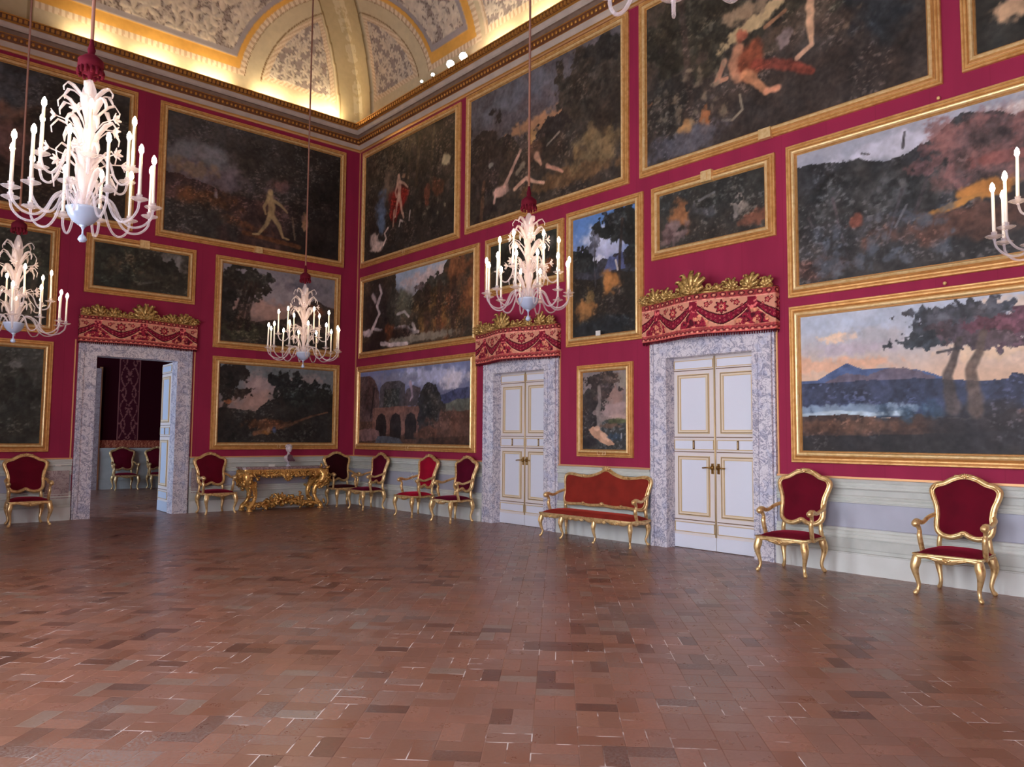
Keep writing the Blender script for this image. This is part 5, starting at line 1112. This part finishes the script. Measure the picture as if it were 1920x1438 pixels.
# ------------------------------------------------------------------ chandeliers
def chandelier(label, x, y, zb, rot=0, kz=1.0, rad=1.0):
    Z = lambda z: z if z < .5 else .5+(z-.5)*kz
    t_ = thing('chandelier', label, 'chandelier', (x, y, zb), rot, 'glass chandeliers')
    g = MB(); g.lathe([(0,.26),(.035,.26),(.045,.30),(.03,.34),(.022,.40),(.04,.44),(.055,.50),(.04,.55),(.022,.60),(.035,.66),(.05,.72),(.03,.78),(.02,.84),(.035,.90),(.055,.96),(.06,1.0),(.045,1.07),(.02,1.13),(0,1.14)], 14); g.v = [(x_, y_, Z(z_)) for x_, y_, z_ in g.v]; g.build('glass_column', M['glass'], t_)
    g = MB(); g.lathe([(0,.12),(.03,.125),(.07,.15),(.10,.19),(.115,.235),(.12,.25),(.09,.26),(0,.265)], 18); g.build('bowl', M['glass_blue'], t_)
    g = MB(); g.lathe([(0,0),(.02,.004),(.032,.02),(.024,.04),(.008,.06),(.006,.09),(.014,.11),(.03,.125),(0,.13)], 12); g.build('finial', M['glass_blue'], t_)
    g = MB(); g.lathe([(0,1.14),(.015,1.14),(.02,1.17),(.065,1.19),(.088,1.235),(.085,1.28),(.05,1.31),(.022,1.33),(.028,1.36),(.018,1.40),(.010,1.45),(0,1.45)], 14)
    for k in range(14):
        a = 2*PI*k/14; g.tube([(math.cos(a)*.075, math.sin(a)*.075, 1.215), (math.cos(a)*.085, math.sin(a)*.085, 1.19), (math.cos(a)*.08, math.sin(a)*.08, 1.165)], .012, 5)
    g.v = [(x_, y_, z_+Z(1.14)-1.14) for x_, y_, z_ in g.v]; g.build('silk_ball', M['red_tassel'], t_)
    g = MB(); g.tube([(0,0,Z(1.14)+.3),(0,0,11.5-zb)], .013, 8); g.build('hanging_cord', M['cord'], t_)
    def mk_arm(pts, name='arm'):
        g = MB(); c_ = catmull(pts, 5); g.tube(c_, [.0095]*len(c_), 7)
        ex = pts[-1]; g.lathe([(0,-.01),(.012,-.008),(.012,.0),(0,.0)], 8, ex); return g
    lower = [(.06,0,.25),(.13,0,.34),(.22,0,.31),(.29,0,.19),(.37,0,.135),(.46,0,.15),(.525,0,.21),(.54,0,.275)]
    upper = [(.04,0,.58),(.11,0,.65),(.19,0,.60),(.24,0,.48),(.30,0,.435),(.36,0,.46),(.385,0,.53)]
    lower = [(p[0]*rad, 0, p[2]) for p in lower]; upper = [(p[0]*rad, 0, p[2]) for p in upper]
    rg = random.Random(int(x*7+y*3) % 97)
    for tier, (pts, n, off) in enumerate(((lower, 12, 0), (upper, 6, .26))):
        ex = pts[-1]; ga = mk_arm(pts)
        a_o = ga.build('arm', M['glass_arm'], t_)
        gp = MB(); gp.lathe([(0,0),(.03,.004),(.058,.018),(.062,.022),(.03,.012),(.014,.012),(.018,.03),(.022,.05),(.016,.055),(0,.055)], 12, ex); gp.build('drip_pan', M['glass_arm'], a_o)
        gc = MB(); gc.lathe([(0,.05),(.0125,.05),(.0105,.35),(0,.35)], 8, ex); gc.build('candle', M['wax'], a_o)
        gb = MB(); gb.lathe([(0,.35),(.010,.352),(.018,.372),(.015,.398),(.004,.42),(0,.421)], 8, ex); gb.build('bulb', M['bulb'], a_o)  # bulb made wider to stand for its glow
        ks = [o for o in bpy.data.objects if o.parent == a_o]
        a_o.rotation_euler = (0, 0, off)
        for k in range(1, n):
            c_ = a_o.copy(); C.objects.link(c_); c_.rotation_euler = (rg.uniform(-.02,.02), rg.uniform(-.02,.02), off+2*PI*k/n)
            for kk in ks: q = kk.copy(); C.objects.link(q); q.parent = c_
    # leaves and flowers
    def leaf(z, r, h, w_, curl):
        z = Z(z); h *= (kz if z > .5 else 1); w_ *= .8; g = MB(); g.blade([(.03,0,z),(.03+r*.35,0,z+h*.55),(.03+r*.7,0,z+h*.9),(.03+r,0,z+h),(.03+r*1.25,0,z+h*.85-curl),(.03+r*1.2,0,z+h*.6-curl)], [w_*.4,w_*.9,w_,w_*.8,w_*.5,.004], .007, (0,1,0)); return g
    for z, r, h, w_, curl, n, off in ((.28,.15,.24,.032,.02,8,.1),(.50,.13,.2,.034,.02,7,.4),(.68,.16,.16,.036,.03,7,.1),(.84,.14,.14,.036,.03,7,.5),(.98,.12,.09,.034,.03,6,.2)):
        l0 = leaf(z, r, h, w_, curl).build('glass_leaf', M['glass'], t_); l0.rotation_euler = (0,0,off)
        for k in range(1, n): c_ = l0.copy(); C.objects.link(c_); c_.rotation_euler = (0,0,off+2*PI*k/n+rg.uniform(-.12,.12))
    def flower(r, z):
        z = Z(z); g = MB(); g.tube([(.02,0,z-.12),(r*.6,0,z-.02),(r,0,z)], .005, 5)
        for k in range(6): a = 2*PI*k/6; g.blade([(r,0,z),(r+.02,math.cos(a)*.022,z+math.sin(a)*.022),(r+.035,math.cos(a)*.045,z+math.sin(a)*.045)],[.006,.016,.005],.005,(0,-math.sin(a),math.cos(a)))
        g.ball((r+.012,0,z),.012,6,4); return g
    for r, z, n, off in ((.24,.62,6,.0),(.20,.86,5,.3)):
        l0 = flower(r, z).build('glass_flower', M['glass'], t_); l0.rotation_euler = (0,0,off)
        for k in range(1, n): c_ = l0.copy(); C.objects.link(c_); c_.rotation_euler = (0,0,off+2*PI*k/n)
    return t_
ch0 = chandelier('largest glass chandelier at upper left with red silk ball on its cord', -8.05, -10.08, 2.99, .1, 1.13, .86)
ch1 = chandelier('farthest and smallest glass chandelier, before the trees landscape on the left wall', -3.72, -4.80, 2.70, .2, 1.38, 1.04)
dup(ch1, (-7.72, -4.95, 2.74), .35, 'glass chandelier at the left edge, hanging lower behind the largest one')
dup(ch0, (-3.65, -10.10, 2.89), .0, 'glass chandelier in the middle, in front of the small white door')
dup(ch0, (-2.93, -14.92, 2.80), .3, 'glass chandelier cut off by the right edge, only its left candles seen')
dup(ch1, (-7.03, -14.55, 3.31), .1, 'glass chandelier overhead, only its lowest glass loops seen at the top edge')

# ------------------------------------------------------------------ lamps on the cornice
def area(u, right, L_=.8, w_=.05):
    ld = bpy.data.lights.new('tube light', 'AREA'); ld.shape = 'RECTANGLE'; ld.size = L_; ld.size_y = w_; ld.energy = COVE_W; ld.color = lin((255,228,184))
    o = bpy.data.objects.new('tube_light', ld); C.objects.link(o); o.location = along(right, u, .27, 9.21)
    d = Vector((1,0,.9)) if right else Vector((0,1,.9)); z = -d.normalized(); x = Vector((0,1,0)) if right else Vector((1,0,0)); y = z.cross(x)
    o.rotation_euler = Matrix((x, y, z)).transposed().to_euler()
for u in (6.0, 4.85, 3.7, 2.35, 1.3): area(u, False)
area(.85, False, .2)
for u in (5.4, 6.5, 7.6, 8.7, 9.8, 10.9, 12.0, 13.1): area(u, True)
for i, (u, r, lb) in enumerate(((4.48,.08,'big lit spotlight on the cornice, right one of the bright pair'),(4.05,.08,'big lit spotlight on the cornice, left one of the bright pair'),(3.43,.034,'small lit spotlight on the cornice, next to the bright pair'),(3.02,.026,'smallest lit spotlight on the cornice, farthest left'))):  # lenses of the pair oversized to stand for their bloom
    aim = (Vector((-8, -14, 5))-Vector((-.3, -u, 9.25))).normalized()
    t_ = thing('spotlight', lb, 'spotlight', (-.28, -u, 9.17), 0, 'spotlights on the right cornice')
    q = aim.to_track_quat('Z', 'Y').to_matrix()
    def place(mb, off=(0,0,.09)):
        mb.v = [tuple((q @ Vector(v))+Vector(off)) for v in mb.v]; return mb
    hs = MB(); hs.lathe([(0,-.12),(r*.7,-.12),(r*1.1,-.02),(r*1.15,.03),(r*1.02,.03),(r*1.0,.0),(0,.0)], 14); place(hs).build('lamp_housing', M['metal_black'], t_)
    ls = MB(); ls.lathe([(0,.008),(r*.98,.008),(r*.98,.012),(0,.02)], 14); place(ls).build('lamp_lens', M['spot'], t_)
    st = MB(); st.box(-.015, .015, -.015, .015, -.005, .06); st.build('lamp_stand', M['metal_black'], t_)

# small fittings
mb = MB(); mb.box(-.04, .04, -.02, 0, -.03, .03); mb.box(-.02, .02, -.024, -.02, -.012, .012); o = mb.build('wall_socket', M['plastic']); tag(o, 'small white socket on the plinth under the armchair beside the small white door', 'socket'); o.location = (-.085, -4.86, .14); o.rotation_euler = (0,0,RZR)
mb = MB(); mb.box(-.05, .05, -.008, 0, -.016, .016); mb.box(-.03, .03, -.0085, -.008, -.004, .004); o = mb.build('wall_tag', M['paper']); tag(o, 'tiny pale tag on the wainscot left of the open doorway', 'tag'); o.location = (-6.22, -.065, 1.02)
